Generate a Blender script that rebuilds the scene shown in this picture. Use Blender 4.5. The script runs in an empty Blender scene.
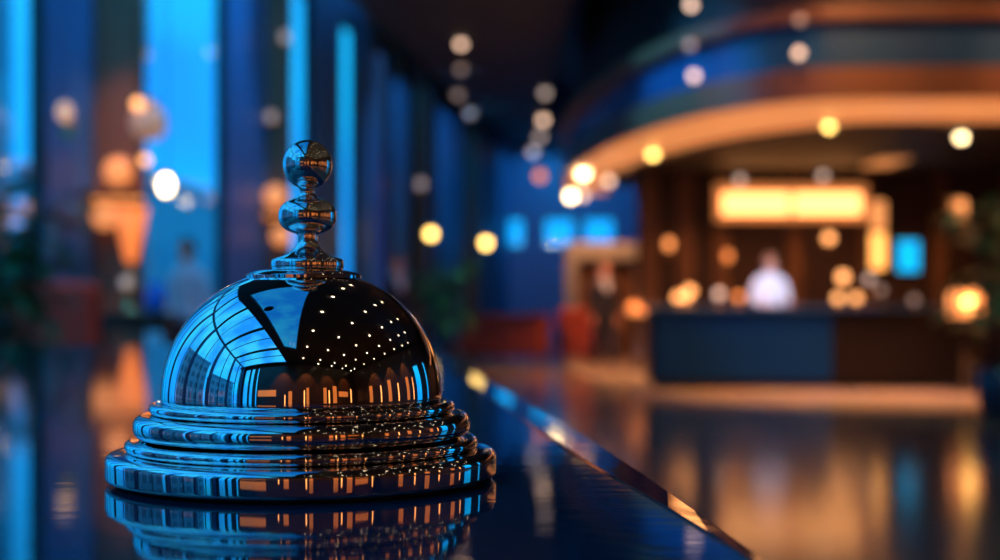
import bpy, bmesh, math, random
from mathutils import Vector, Matrix

R = math.radians
PI = math.pi
sc = bpy.context.scene
COL = sc.collection

# ------------------------------------------------------------------ camera
F = 1400.0                       # focal length in pixels of the 1000 px wide frame
HOR = 303.0                      # pixel row of the horizon
S = 0.305 / F                    # metres per pixel at the bell
TABLE_Z = 1.05
CAM_Z = TABLE_Z + 175 * S

cam_d = bpy.data.cameras.new('camera')
cam = bpy.data.objects.new('camera', cam_d)
COL.objects.link(cam)
cam.location = (0, 0, CAM_Z)
cam.rotation_euler = (R(90), 0, 0)
cam_d.sensor_width = 36.0
cam_d.lens = 36.0 * F / 1000.0
cam_d.shift_y = (HOR - 280.0) / 1000.0
cam_d.clip_start = 0.01
cam_d.clip_end = 400
cam_d.dof.use_dof = True
cam_d.dof.focus_distance = 0.287
BLUR = 19.5                      # blur disc of far lamps, pixels
cam_d.dof.aperture_fstop = (cam_d.lens / 1000.0) / (BLUR * 0.287 / F)
sc.camera = cam

# ------------------------------------------------------------------ world: blue-hour sky
w = bpy.data.worlds.new('blue_hour')
sc.world = w
w.use_nodes = True
nt = w.node_tree
nt.nodes.clear()
tc = nt.nodes.new('ShaderNodeTexCoord')
sx = nt.nodes.new('ShaderNodeSeparateXYZ')
rp = nt.nodes.new('ShaderNodeValToRGB')
bg = nt.nodes.new('ShaderNodeBackground')
wo = nt.nodes.new('ShaderNodeOutputWorld')
rp.color_ramp.elements[0].position = 0.0
rp.color_ramp.elements[0].color = (0.0, 0.40, 1.0, 1)
rp.color_ramp.elements[1].position = 0.5
rp.color_ramp.elements[1].color = (0.04, 0.58, 1.0, 1)
e = rp.color_ramp.elements.new(0.12)
e.color = (0.004, 0.50, 1.0, 1)
nt.links.new(tc.outputs['Generated'], sx.inputs[0])
nt.links.new(sx.outputs['Z'], rp.inputs[0])
cn = nt.nodes.new('ShaderNodeTexNoise')
cn.inputs['Scale'].default_value = 3.5
cn.inputs['Detail'].default_value = 5
cr = nt.nodes.new('ShaderNodeMapRange')
cr.inputs['From Min'].default_value = 0.40
cr.inputs['From Max'].default_value = 0.60
cm = nt.nodes.new('ShaderNodeMix')
cm.data_type = 'RGBA'
cm.inputs[7].default_value = (0.012, 0.29, 0.90, 1)
nt.links.new(tc.outputs['Generated'], cn.inputs['Vector'])
nt.links.new(cn.outputs['Fac'], cr.inputs['Value'])
nt.links.new(cr.outputs['Result'], cm.inputs[0])
nt.links.new(rp.outputs[0], cm.inputs[6])
nt.links.new(cm.outputs[2], bg.inputs[0])
bg.inputs[1].default_value = 1.65
nt.links.new(bg.outputs[0], wo.inputs[0])

# ------------------------------------------------------------------ colour management / cycles quality
sc.view_settings.view_transform = 'Standard'
sc.view_settings.look = 'None'
sc.view_settings.gamma = 1
sc.view_settings.exposure = 0.0
sc.view_settings.use_curve_mapping = False
cy = sc.cycles
cy.use_adaptive_sampling = False
cy.use_denoising = True
cy.caustics_reflective = False
cy.caustics_refractive = False
cy.sample_clamp_indirect = 4.0
cy.max_bounces = 10
cy.transparent_max_bounces = 12

# ------------------------------------------------------------------ helpers
def P(px, py, Y):
    """point of the lobby at depth Y behind pixel (px, py)"""
    return Vector(((px - 500) / F * Y, Y, CAM_Z + (HOR - py) / F * Y))

def mat(name, col, rough=0.5, metal=0.0, var=0.12, scale=8.0, bump=0.0, spec=0.5, coat=0.0, stretch=None, trans=0.0):
    m = bpy.data.materials.new(name)
    m.use_nodes = True
    n = m.node_tree.nodes
    l = m.node_tree.links
    b = n['Principled BSDF']
    b.inputs['Roughness'].default_value = rough
    b.inputs['Metallic'].default_value = metal
    b.inputs['Specular IOR Level'].default_value = spec
    b.inputs['Coat Weight'].default_value = coat
    b.inputs['Transmission Weight'].default_value = trans
    t = n.new('ShaderNodeTexCoord')
    mp = n.new('ShaderNodeMapping')
    if stretch:
        mp.inputs['Scale'].default_value = stretch
    nz = n.new('ShaderNodeTexNoise')
    nz.inputs['Scale'].default_value = scale
    nz.inputs['Detail'].default_value = 4
    mx = n.new('ShaderNodeMix')
    mx.data_type = 'RGBA'
    mx.inputs[6].default_value = (*[c * (1 - var) for c in col], 1)
    mx.inputs[7].default_value = (*[min(1, c * (1 + var)) for c in col], 1)
    l.new(t.outputs['Object'], mp.inputs[0])
    l.new(mp.outputs[0], nz.inputs['Vector'])
    l.new(nz.outputs['Fac'], mx.inputs[0])
    l.new(mx.outputs[2], b.inputs['Base Color'])
    if bump:
        bp = n.new('ShaderNodeBump')
        bp.inputs['Strength'].default_value = bump
        bp.inputs['Distance'].default_value = 0.002
        l.new(nz.outputs['Fac'], bp.inputs['Height'])
        l.new(bp.outputs[0], b.inputs['Normal'])
    return m

def emit(name, col, k):
    m = bpy.data.materials.new(name)
    m.use_nodes = True
    n = m.node_tree.nodes
    b = n['Principled BSDF']
    b.inputs['Base Color'].default_value = (*[min(0.8, c) for c in col], 1)
    b.inputs['Roughness'].default_value = 0.4
    b.inputs['Emission Color'].default_value = (*col, 1)
    b.inputs['Emission Strength'].default_value = k
    return m

def glass_pane(name, tint=(0.96, 0.98, 1.0), refl=0.08, rough=0.02):
    m = bpy.data.materials.new(name)
    m.use_nodes = True
    n = m.node_tree.nodes
    l = m.node_tree.links
    n.clear()
    o = n.new('ShaderNodeOutputMaterial')
    t = n.new('ShaderNodeBsdfTransparent')
    t.inputs[0].default_value = (*tint, 1)
    g = n.new('ShaderNodeBsdfGlossy')
    g.inputs['Roughness'].default_value = rough
    mx = n.new('ShaderNodeMixShader')
    mx.inputs[0].default_value = refl
    l.new(t.outputs[0], mx.inputs[1])
    l.new(g.outputs[0], mx.inputs[2])
    l.new(mx.outputs[0], o.inputs[0])
    return m

class MB:
    """collects shapes into one mesh"""
    def __init__(self):
        self.bm = bmesh.new()
    def box(self, x0, x1, y0, y1, z0, z1, bevel=0.0):
        r = bmesh.ops.create_cube(self.bm, size=1.0)
        vs = r['verts']
        for v in vs:
            v.co = Vector(((x0 + x1) / 2 + v.co.x * (x1 - x0), (y0 + y1) / 2 + v.co.y * (y1 - y0), (z0 + z1) / 2 + v.co.z * (z1 - z0)))
        if bevel:
            es = list({e for v in vs for e in v.link_edges})
            bmesh.ops.bevel(self.bm, geom=es, offset=bevel, segments=2, affect='EDGES', profile=0.5)
        return self
    def wedge(self, pts, z0, z1):
        """vertical prism over a plan polygon"""
        lo = [self.bm.verts.new((x, y, z0)) for x, y in pts]
        hi = [self.bm.verts.new((x, y, z1)) for x, y in pts]
        n = len(pts)
        self.bm.faces.new(hi)
        self.bm.faces.new(lo[::-1])
        for i in range(n):
            j = (i + 1) % n
            self.bm.faces.new((lo[i], lo[j], hi[j], hi[i]))
        return self
    def lathe(self, prof, seg=32, c=(0, 0, 0)):
        c = Vector(c)
        rings = []
        for r, z in prof:
            if r < 1e-7:
                rings.append([self.bm.verts.new(c + Vector((0, 0, z)))])
            else:
                rings.append([self.bm.verts.new(c + Vector((r * math.cos(2 * PI * k / seg), r * math.sin(2 * PI * k / seg), z))) for k in range(seg)])
        for a, b in zip(rings, rings[1:]):
            for k in range(seg):
                j = (k + 1) % seg
                if len(a) == 1 and len(b) == 1:
                    continue
                if len(a) == 1:
                    self.bm.faces.new((a[0], b[j], b[k]))
                elif len(b) == 1:
                    self.bm.faces.new((a[k], a[j], b[0]))
                else:
                    self.bm.faces.new((a[k], a[j], b[j], b[k]))
        return self
    def sphere(self, c, r, seg=20, sz=1.0):
        n = seg // 2
        prof = [(r * math.sin(PI * i / n), -r * sz * math.cos(PI * i / n)) for i in range(n + 1)]
        prof[0] = (0, -r * sz)
        prof[-1] = (0, r * sz)
        return self.lathe(prof, seg, c)
    def tube(self, pts, r, seg=8):
        pts = [Vector(p) for p in pts]
        rr = r if isinstance(r, (list, tuple)) else [r] * len(pts)
        prev = None
        for i, p in enumerate(pts):
            d = (pts[min(i + 1, len(pts) - 1)] - pts[max(i - 1, 0)]).normalized()
            q = d.to_track_quat('Z', 'Y')
            ring = [self.bm.verts.new(p + q @ Vector((rr[i] * math.cos(2 * PI * k / seg), rr[i] * math.sin(2 * PI * k / seg), 0))) for k in range(seg)]
            if prev:
                for k in range(seg):
                    j = (k + 1) % seg
                    self.bm.faces.new((prev[k], prev[j], ring[j], ring[k]))
            else:
                self.bm.faces.new(ring[::-1])
            prev = ring
        self.bm.faces.new(prev)
        return self
    def leaf(self, base, direction, up, length, width, curl=0.25, n=5):
        d = Vector(direction).normalized()
        side = d.cross(Vector(up)).normalized()
        nrm = side.cross(d).normalized()
        rows = []
        for i in range(n + 1):
            t = i / n
            wv = width * math.sin(PI * (0.06 + 0.94 * t) ** 0.8) * 0.5
            p = Vector(base) + d * (length * t) - Vector((0, 0, 1)) * (curl * length * t * t)
            rows.append([self.bm.verts.new(p - side * wv + nrm * wv * 0.35), self.bm.verts.new(p), self.bm.verts.new(p + side * wv + nrm * wv * 0.35)])
        for a, b in zip(rows, rows[1:]):
            self.bm.faces.new((a[0], a[1], b[1], b[0]))
            self.bm.faces.new((a[1], a[2], b[2], b[1]))
        return self
    def build(self, name, m, parent=None, loc=None, smooth=False, shift=None):
        if shift is not None:
            bmesh.ops.translate(self.bm, verts=self.bm.verts, vec=Vector(shift))
        bmesh.ops.recalc_face_normals(self.bm, faces=self.bm.faces)
        me = bpy.data.meshes.new(name)
        self.bm.to_mesh(me)
        self.bm.free()
        if m is not None:
            for k in (m if isinstance(m, (list, tuple)) else [m]):
                me.materials.append(k)
        if smooth:
            me.polygons.foreach_set('use_smooth', [True] * len(me.polygons))
        o = bpy.data.objects.new(name, me)
        COL.objects.link(o)
        if parent is not None:
            o.parent = parent
        if loc is not None:
            o.location = loc
        return o

def sharp(o, deg=40):
    """smooth shading that keeps hard corners"""
    me = o.data
    bm = bmesh.new()
    bm.from_mesh(me)
    for e_ in bm.edges:
        if len(e_.link_faces) == 2 and e_.calc_face_angle(0) > R(deg):
            e_.smooth = False
    bm.to_mesh(me)
    bm.free()
    return o

def tag(o, label, cat, group=None, kind=None):
    o['label'] = label
    o['category'] = cat
    if group:
        o['group'] = group
    if kind:
        o['kind'] = kind
    return o

def thing(name, label, cat, loc=(0, 0, 0), rz=0.0, group=None):
    o = bpy.data.objects.new(name, None)
    COL.objects.link(o)
    o.empty_display_size = 0.1
    o.location = loc
    o.rotation_euler = (0, 0, rz)
    return tag(o, label, cat, group)

def structure(o):
    o['kind'] = 'structure'
    return o

def copy_tree(o, loc, label=None, rz=None):
    def rec(s, parent):
        c = s.copy()
        COL.objects.link(c)
        if parent is not None:
            c.parent = parent
        for ch in list(s.children):
            rec(ch, c)
        return c
    c = rec(o, None)
    c.location = loc
    if rz is not None:
        c.rotation_euler = (0, 0, rz)
    if label:
        c['label'] = label
    return c

def superell(cx, cz, rx, rz, a0, a1, n=16, p=2.0):
    out = []
    for i in range(n + 1):
        a = R(a0 + (a1 - a0) * i / n)
        c, s_ = math.cos(a), math.sin(a)
        out.append((cx + rx * math.copysign(abs(c) ** (2 / p), c), cz + rz * math.copysign(abs(s_) ** (2 / p), s_)))
    return out

# ------------------------------------------------------------------ materials
M = {}
M['chrome'] = mat('polished_chrome', (0.76, 0.77, 0.79), 0.025, 1.0, 0.01, 3)
M['rubber'] = mat('black_rubber', (0.01, 0.01, 0.01), 0.7)
M['blue_lit_wall'] = mat('blue_lit_plaster', (0.05, 0.19, 0.40), 0.45, 0, 0.15, 2)  # blue light on the walls is put into the plaster's base colour
M['dark_wood'] = mat('dark_walnut', (0.055, 0.026, 0.014), 0.35, 0, 0.4, 3, stretch=(8, 8, 0.6))
M['black_wood'] = mat('blackened_oak', (0.006, 0.0025, 0.0015), 0.5, 0, 0.3, 3, spec=0.2, stretch=(8, 8, 0.6))
M['column_wood'] = mat('reddish_wood_cladding', (0.26, 0.12, 0.06), 0.55, 0, 0.25, 3, stretch=(8, 8, 0.6))
M['mid_wood'] = mat('warm_walnut', (0.20, 0.085, 0.035), 0.4, 0, 0.35, 3, stretch=(8, 8, 0.6))
M['ceiling'] = mat('dark_brown_ceiling', (0.022, 0.014, 0.012), 0.6, 0, 0.2, 2)
M['pale_ceiling'] = mat('pale_plaster', (0.40, 0.42, 0.46), 0.6, 0, 0.05, 2)
M['soffit'] = mat('cream_plaster', (0.62, 0.50, 0.40), 0.6, 0, 0.05, 2)
M['bronze'] = mat('dark_bronze', (0.06, 0.045, 0.035), 0.35, 0.8, 0.1, 10)
M['brass'] = mat('aged_brass', (0.55, 0.36, 0.15), 0.3, 1.0, 0.1, 10)
M['black'] = mat('black_lacquer', (0.008, 0.008, 0.010), 0.25)
M['gloss_navy'] = mat('gloss_navy_lacquer', (0.02, 0.09, 0.22), 0.25, 0, 0.1, 2)
M['navy_panel'] = mat('navy_leather', (0.001, 0.030, 0.115), 0.5, 0, 0.15, 3, spec=0.1)
M['red_velvet'] = mat('red_velvet', (0.32, 0.05, 0.03), 0.85, 0, 0.25, 14, bump=0.3)
M['leaf'] = mat('green_leaf', (0.07, 0.26, 0.10), 0.4, 0, 0.5, 5)
M['bark'] = mat('brown_bark', (0.07, 0.045, 0.03), 0.9, 0, 0.4, 20, bump=0.5)
M['soil'] = mat('dark_soil', (0.02, 0.015, 0.01), 1.0, 0, 0.4, 30, bump=0.6)
M['pot'] = mat('glazed_blue_pot', (0.02, 0.03, 0.07), 0.3)
M['skin'] = mat('skin', (0.68, 0.30, 0.19), 0.55, 0, 0.06, 20)
M['white_cloth'] = mat('white_cotton', (0.75, 0.76, 0.85), 0.85, 0, 0.06, 20)
M['suit'] = mat('black_suit', (0.010, 0.014, 0.03), 0.75, 0, 0.2, 40)
M['hair'] = mat('dark_hair', (0.02, 0.012, 0.008), 0.5, 0, 0.3, 40)
M['brown_hair'] = mat('brown_hair', (0.12, 0.05, 0.025), 0.5, 0, 0.3, 40)
M['lips'] = mat('lip_skin', (0.40, 0.13, 0.10), 0.5)
M['light_hair'] = mat('light_brown_hair', (0.28, 0.12, 0.06), 0.5, 0, 0.3, 40)
M['leather'] = mat('black_leather', (0.01, 0.01, 0.01), 0.3)
M['portal'] = mat('cream_stone', (0.42, 0.40, 0.38), 0.55, 0, 0.12, 4)
M['facade'] = mat('concrete_facade', (0.36, 0.38, 0.42), 0.8, 0, 0.15, 1)
M['facade_glass'] = mat('facade_glass', (0.16, 0.18, 0.22), 0.3)
M['pane'] = glass_pane('window_glass')
M['tinted_pane'] = glass_pane('added_skylight_glass', (0.5, 0.60, 0.66), 0.08)
M['dim_pane'] = glass_pane('frosted_dim_glass', (1.0, 0.24, 0.30), 0.06)
M['amber_glass'] = emit('frosted_amber_glass', (1.0, 0.50, 0.30), 0.24)
M['blue_glass'] = mat('blue_glass', (0.02, 0.20, 0.85), 0.15, 0, 0.05, 5)

def mk(name, rgb, k):
    M[name] = emit(name, rgb, k)
mk('lamp_yellow', (1.0, 0.62, 0.15), 8.5)
mk('lamp_white', (1.0, 0.72, 0.36), 13.0)
mk('lamp_beige', (1.0, 0.62, 0.42), 3.0)
mk('lamp_beige_dim', (1.0, 0.66, 0.52), 0.42)
mk('lamp_grey_dim', (1.0, 0.74, 0.62), 1.0)
mk('lamp_orange', (1.0, 0.32, 0.09), 2.2)
mk('lamp_orange_dim', (1.0, 0.30, 0.08), 1.6)
mk('lamp_peach', (1.0, 0.40, 0.13), 3.4)
mk('sign_glow', (1.0, 0.40, 0.12), 3.8)
mk('bar_glow', (1.0, 0.42, 0.10), 2.3)
mk('bar_glow_dim', (1.0, 0.36, 0.11), 0.6)
mk('bar_glow_upper', (1.0, 0.36, 0.11), 1.1)
mk('halo_glow', (1.0, 0.34, 0.10), 0.5)
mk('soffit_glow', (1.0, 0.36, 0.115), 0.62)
mk('strip_glow', (1.0, 0.33, 0.08), 4.0)
mk('added_panel_glow', (1.0, 0.26, 0.05), 0.6)
mk('globe_glow', (1.0, 0.32, 0.10), 1.0)
mk('screen_glow', (0.0, 0.45, 0.95), 1.3)
mk('lantern_glow', (1.0, 0.34, 0.10), 1.8)
mk('spark', (1.0, 0.74, 0.45), 14.0)
mk('niche_strip', (1.0, 0.34, 0.09), 2.0)
mk('shade_glow', (1.0, 0.22, 0.045), 1.15)

# tabletop: dark polished stone with faint horizontal ripples
def stone_top():
    m = bpy.data.materials.new('dark_blue_polished_stone')
    m.use_nodes = True
    n = m.node_tree.nodes
    l = m.node_tree.links
    b = n['Principled BSDF']
    t = n.new('ShaderNodeTexCoord')
    mp = n.new('ShaderNodeMapping')
    mp.inputs['Scale'].default_value = (35, 130, 35)
    nz = n.new('ShaderNodeTexNoise')
    nz.inputs['Scale'].default_value = 1.0
    nz.inputs['Detail'].default_value = 5
    l.new(t.outputs['Object'], mp.inputs[0])
    l.new(mp.outputs[0], nz.inputs['Vector'])
    nz2 = n.new('ShaderNodeTexNoise')
    nz2.inputs['Scale'].default_value = 9
    nz2.inputs['Detail'].default_value = 6
    l.new(t.outputs['Object'], nz2.inputs['Vector'])
    mx = n.new('ShaderNodeMix')
    mx.data_type = 'RGBA'
    mx.inputs[6].default_value = (0.004, 0.022, 0.050, 1)
    mx.inputs[7].default_value = (0.009, 0.050, 0.105, 1)
    l.new(nz2.outputs['Fac'], mx.inputs[0])
    l.new(mx.outputs[2], b.inputs['Base Color'])
    bp = n.new('ShaderNodeBump')
    bp.inputs['Strength'].default_value = 0.03
    bp.inputs['Distance'].default_value = 0.0015
    l.new(nz.outputs['Fac'], bp.inputs['Height'])
    l.new(bp.outputs[0], b.inputs['Normal'])
    b.inputs['Roughness'].default_value = 0.035
    b.inputs['IOR'].default_value = 1.5
    return m
M['stone'] = stone_top()

# lobby floor: polished tiles with fine joints
def tile_floor(name, c1, c2, rough, tile):
    m = bpy.data.materials.new(name)
    m.use_nodes = True
    n = m.node_tree.nodes
    l = m.node_tree.links
    b = n['Principled BSDF']
    t = n.new('ShaderNodeTexCoord')
    br = n.new('ShaderNodeTexBrick')
    br.offset = 0.0
    br.inputs['Scale'].default_value = 1.0
    br.inputs['Brick Width'].default_value = tile
    br.inputs['Row Height'].default_value = tile
    br.inputs['Mortar Size'].default_value = 0.008
    br.inputs['Color1'].default_value = (*c1, 1)
    br.inputs['Color2'].default_value = (*c2, 1)
    br.inputs['Mortar'].default_value = (*[c * 0.4 for c in c1], 1)
    l.new(t.outputs['Object'], br.inputs['Vector'])
    nz = n.new('ShaderNodeTexNoise')
    nz.inputs['Scale'].default_value = 1.3
    nz.inputs['Detail'].default_value = 6
    l.new(t.outputs['Object'], nz.inputs['Vector'])
    mx = n.new('ShaderNodeMix')
    mx.data_type = 'RGBA'
    mx.blend_type = 'MULTIPLY'
    mx.inputs[0].default_value = 0.5
    l.new(br.outputs['Color'], mx.inputs[6])
    l.new(nz.outputs['Color'], mx.inputs[7])
    l.new(mx.outputs[2], b.inputs['Base Color'])
    b.inputs['Roughness'].default_value = rough
    return m
M['floor'] = tile_floor('polished_grey_tiles', (0.23, 0.19, 0.165), (0.27, 0.22, 0.19), 0.13, 1.2)
M['lit_floor_band'] = tile_floor('pale_lit_floor_tiles', (0.55, 0.42, 0.32), (0.60, 0.46, 0.36), 0.22, 0.6)  # paler tiles put the canopy's pool of light into the floor colour

# ------------------------------------------------------------------ the room
CEIL = 6.0
BULK = 5.0                        # dropped bulkhead of the inner lobby
HEAD = 5.55                      # head of the tall windows
YN, YF = -8.0, 37.0
XR = 10.0
def XW(y):                       # left wall runs slightly across the view
    return -6.085 + 0.1714 * y

structure(MB().wedge([(XW(YN) - 1, YN - 0.3), (XR + 0.3, YN - 0.3), (XR + 0.3, YF + 0.3), (XW(YF) - 1, YF + 0.3)], -0.15, 0.0).build('floor', M['floor']))
# ceiling: solid field, a glazed strip along the window wall and an added tapering skylight for the dome's blue patch
GL0, GL1 = -7.6, 8.9            # glazed strip from / to
def gx(y):                       # inner edge of the glazed strip
    return -2.62 - 0.224 * y if y < 3.4 else -3.38 - 0.09 * (y - 3.4)
SKY = [(0.05, -4.8), (-0.12, 3.4), (-2.75, 3.4), (-1.0, -4.4)]
cl = MB()
cl.wedge([(XW(YN) - 1, YN - 0.3), (XR + 0.3, YN - 0.3), (XR + 0.3, GL0), (XW(GL0) - 1, GL0)], CEIL, CEIL + 0.2)
cl.wedge([(gx(GL0), GL0), (XR + 0.3, GL0), (XR + 0.3, -4.8), (gx(-4.8), -4.8)], CEIL, CEIL + 0.2)
cl.wedge([(0.05, -4.8), (XR + 0.3, -4.8), (XR + 0.3, 3.4), (-0.12, 3.4)], CEIL, CEIL + 0.2)
cl.wedge([(gx(-4.8), -4.8), (0.05, -4.8), (-1.0, -4.4), (-2.75, 3.4), (gx(3.4), 3.4)], CEIL, CEIL + 0.2)
cl.wedge([(gx(3.4), 3.4), (XR + 0.3, 3.4), (XR + 0.3, GL1), (gx(GL1), GL1)], CEIL, CEIL + 0.2)
cl.wedge([(XW(GL1) - 1, GL1), (XR + 0.3, GL1), (XR + 0.3, GL1 + 0.4), (XW(GL1) - 1, GL1 + 0.4)], CEIL, CEIL + 0.2)
SG0, SG1 = GL1 + 0.4, 22.5       # narrower unseen glazed strip added to light the piers blue
cl.wedge([(XW(SG0) + 1.05, SG0), (XR + 0.3, SG0), (XR + 0.3, SG1), (XW(SG1) + 1.05, SG1)], CEIL, CEIL + 0.2)
cl.wedge([(XW(SG1) - 1, SG1), (XR + 0.3, SG1), (XR + 0.3, YF + 0.3), (XW(YF) - 1, YF + 0.3)], CEIL, CEIL + 0.2)
structure(MB().wedge([(XW(SG0) - 0.16, SG0), (XW(SG0) + 1.05, SG0), (XW(SG1) + 1.05, SG1), (XW(SG1) - 0.16, SG1)], CEIL + 0.10, CEIL + 0.11).build('window_added_roof_strip', M['pane']))
structure(cl.build('ceiling', M['ceiling']))
structure(MB().wedge([(XW(17) + 1.1, 17), (0.92, 17), (0.92, 30), (2.5, YF), (XW(YF) + 0.4, YF)], BULK, CEIL).build('trim_bulkhead', M['ceiling']))
g = structure(MB().wedge([(SKY[0][0], SKY[0][1]), (SKY[1][0], SKY[1][1]), (SKY[2][0], SKY[2][1]), (SKY[3][0], SKY[3][1])], CEIL + 0.10, CEIL + 0.11).build('window_added_skylight', M['tinted_pane']))
g = structure(MB().wedge([(XW(GL0) - 0.16, GL0), (gx(GL0), GL0), (gx(3.39), 3.39), (gx(GL1), GL1), (XW(GL1) - 0.16, GL1)], CEIL + 0.10, CEIL + 0.11).build('window_roof_glazing', M['pane']))
rb = MB()
yy = GL0
while yy < GL1:
    rb.box(XW(yy) - 0.1, gx(yy), yy - 0.15, yy + 0.15, CEIL - 0.02, CEIL + 0.10)
    rb.box(XW(yy) - 0.1, gx(yy), yy + 1.62, yy + 1.68, CEIL + 0.03, CEIL + 0.10)
    yy += 3.0
rb.build('glazing_bars', M['bronze'], g)

# left wall: piers and spandrels round tall windows
wins = [(-7.45, -4.75), (-4.45, -1.75), (-1.45, 1.25), (1.55, 4.25), (4.55, 7.25), (7.55, 9.0), (9.3, 12.3), (13.7, 16.65), (18.95, 20.0), (21.4, 22.4), (23.3, 24.6), (27.2, 28.3), (31.0, 32.2)]
TH = 0.16
wl = MB()
def wbox(mb, y0, y1, t0, t1, z0, z1):
    mb.wedge([(XW(y0) + t0, y0), (XW(y0) + t1, y0), (XW(y1) + t1, y1), (XW(y1) + t0, y1)], z0, z1)
ys = YN
for a, b in wins:
    hd = 5.9 if b < 9.1 else HEAD
    wbox(wl, ys, a, -TH, 0, 0, CEIL)
    wbox(wl, a, b, -TH, 0, 0, 0.12)
    wbox(wl, a, b, -TH, 0, hd, CEIL)
    ys = b
wbox(wl, ys, YF, -TH, 0, 0, CEIL)
structure(wl.build('wall_left', M['blue_lit_wall']))
for i, (a, b) in enumerate(wins):
    hd = 5.9 if b < 9.1 else HEAD
    f = MB()
    fw = 0.06
    wbox(f, a, a + fw, -0.12, -0.03, 0.12, hd)
    wbox(f, b - fw, b, -0.12, -0.03, 0.12, hd)
    wbox(f, a + fw, b - fw, -0.12, -0.03, 0.12, 0.20)
    wbox(f, a + fw, b - fw, -0.12, -0.03, hd - 0.08, hd)
    if b - a > 2.5 and b < 12:
        wbox(f, (a + b) / 2 - 0.04, (a + b) / 2 + 0.04, -0.12, -0.03, 0.20, hd - 0.08)
    fr = structure(f.build('window_%d' % (i + 1), M['bronze']))
    g = MB()
    wbox(g, a + fw, b - fw, -0.085, -0.075, 0.20, hd - 0.08)
    g.build('pane', M['dim_pane'] if i in (10, 11) else M['pane'], fr)

# far wall with clerestory windows
fw_wins = [(0.05, 0.65), (1.15, 2.0), (2.2, 3.05)]
FZ0, FZ1 = 2.55, 3.35
wf = MB()
wf.box(XW(YF) - 1, XR + 0.3, YF, YF + 0.2, 0, FZ0)
wf.box(XW(YF) - 1, XR + 0.3, YF, YF + 0.2, FZ1, CEIL)
xs = XW(YF) - 1
for a, b in fw_wins:
    wf.box(xs, a, YF, YF + 0.2, FZ0, FZ1)
    xs = b
wf.box(xs, XR + 0.3, YF, YF + 0.2, FZ0, FZ1)
structure(wf.build('wall_back', M['blue_lit_wall']))
for i, (a, b) in enumerate(fw_wins):
    f = MB()
    f.box(a, a + 0.05, YF + 0.03, YF + 0.12, FZ0, FZ1).box(b - 0.05, b, YF + 0.03, YF + 0.12, FZ0, FZ1)
    f.box(a + 0.05, b - 0.05, YF + 0.03, YF + 0.12, FZ0, FZ0 + 0.05).box(a + 0.05, b - 0.05, YF + 0.03, YF + 0.12, FZ1 - 0.05, FZ1)
    fr = structure(f.build('window_%d' % (len(wins) + i + 1), M['bronze']))
    MB().box(a + 0.05, b - 0.05, YF + 0.07, YF + 0.08, FZ0 + 0.05, FZ1 - 0.05).build('pane', M['pane'], fr)

# right wall with windows beside the counter, near wall behind the photographer
rw = [(4.9, 6.6), (9.0, 9.8)]
wr = MB()
ys = YN
for a, b in rw:
    wr.box(XR, XR + 0.16, ys, a, 0, CEIL)
    wr.box(XR, XR + 0.16, a, b, 0, 0.12).box(XR, XR + 0.16, a, b, 3.9, CEIL)
    ys = b
wr.box(XR, XR + 0.16, ys, YF, 0, CEIL)
structure(wr.build('wall_right', M['dark_wood']))
for i, (a, b) in enumerate(rw):
    f = MB()
    f.box(XR + 0.03, XR + 0.12, a, a + 0.06, 0.12, 3.9).box(XR + 0.03, XR + 0.12, b - 0.06, b, 0.12, 3.9)
    f.box(XR + 0.03, XR + 0.12, a + 0.06, b - 0.06, 0.12, 0.2).box(XR + 0.03, XR + 0.12, a + 0.06, b - 0.06, 3.82, 3.9)
    fr = structure(f.build('window_%d' % (len(wins) + len(fw_wins) + i + 1), M['bronze']))
    MB().box(XR + 0.07, XR + 0.08, a + 0.06, b - 0.06, 0.2, 3.82).build('pane', M['pane'], fr)
nw = [(-7.15, -6.2), (-5.95, -5.35), (-4.9, -4.6)]
wn = MB()
xs = XW(YN) - 1
for a, b in nw:
    wn.box(xs, a, YN - 0.2, YN, 0, CEIL)
    wn.box(a, b, YN - 0.2, YN, 0, 0.12).box(a, b, YN - 0.2, YN, 5.7, CEIL)
    xs = b
wn.box(xs, XR + 0.3, YN - 0.2, YN, 0, CEIL)
structure(wn.build('wall_front', M['dark_wood']))
for i, (a, b) in enumerate(nw):
    f = MB()
    f.box(a, a + 0.04, YN - 0.15, YN - 0.05, 0.12, 5.7).box(b - 0.04, b, YN - 0.15, YN - 0.05, 0.12, 5.7)
    f.box(a + 0.04, b - 0.04, YN - 0.15, YN - 0.05, 0.12, 0.18).box(a + 0.04, b - 0.04, YN - 0.15, YN - 0.05, 5.64, 5.7)
    fr = structure(f.build('window_%d' % (30 + i), M['bronze']))
    MB().box(a + 0.04, b - 0.04, YN - 0.10, YN - 0.09, 0.18, 5.64).build('pane', M['pane'], fr)

# columns standing on the window wall
def pier(mb, px0, px1, Y, depth=0.45):
    x0 = (px0 - 500) / F * Y
    x1 = (px1 - 500) / F * Y
    mb.box(x0, x1, Y, Y + depth, 0, CEIL)
    return mb
structure(pier(MB(), 93, 139, 13.2, 0.25).build('trim_column_1', M['column_wood']))
structure(pier(MB(), 262, 288, 18.0, 0.35).build('trim_column_2', M['column_wood']))
structure(pier(MB(), 411, 428, 25.6, 0.7).build('trim_column_3', M['dark_wood']))
structure(pier(MB(), 462, 478, 31.5, 0.7).build('trim_column_4', M['dark_wood']))

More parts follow.
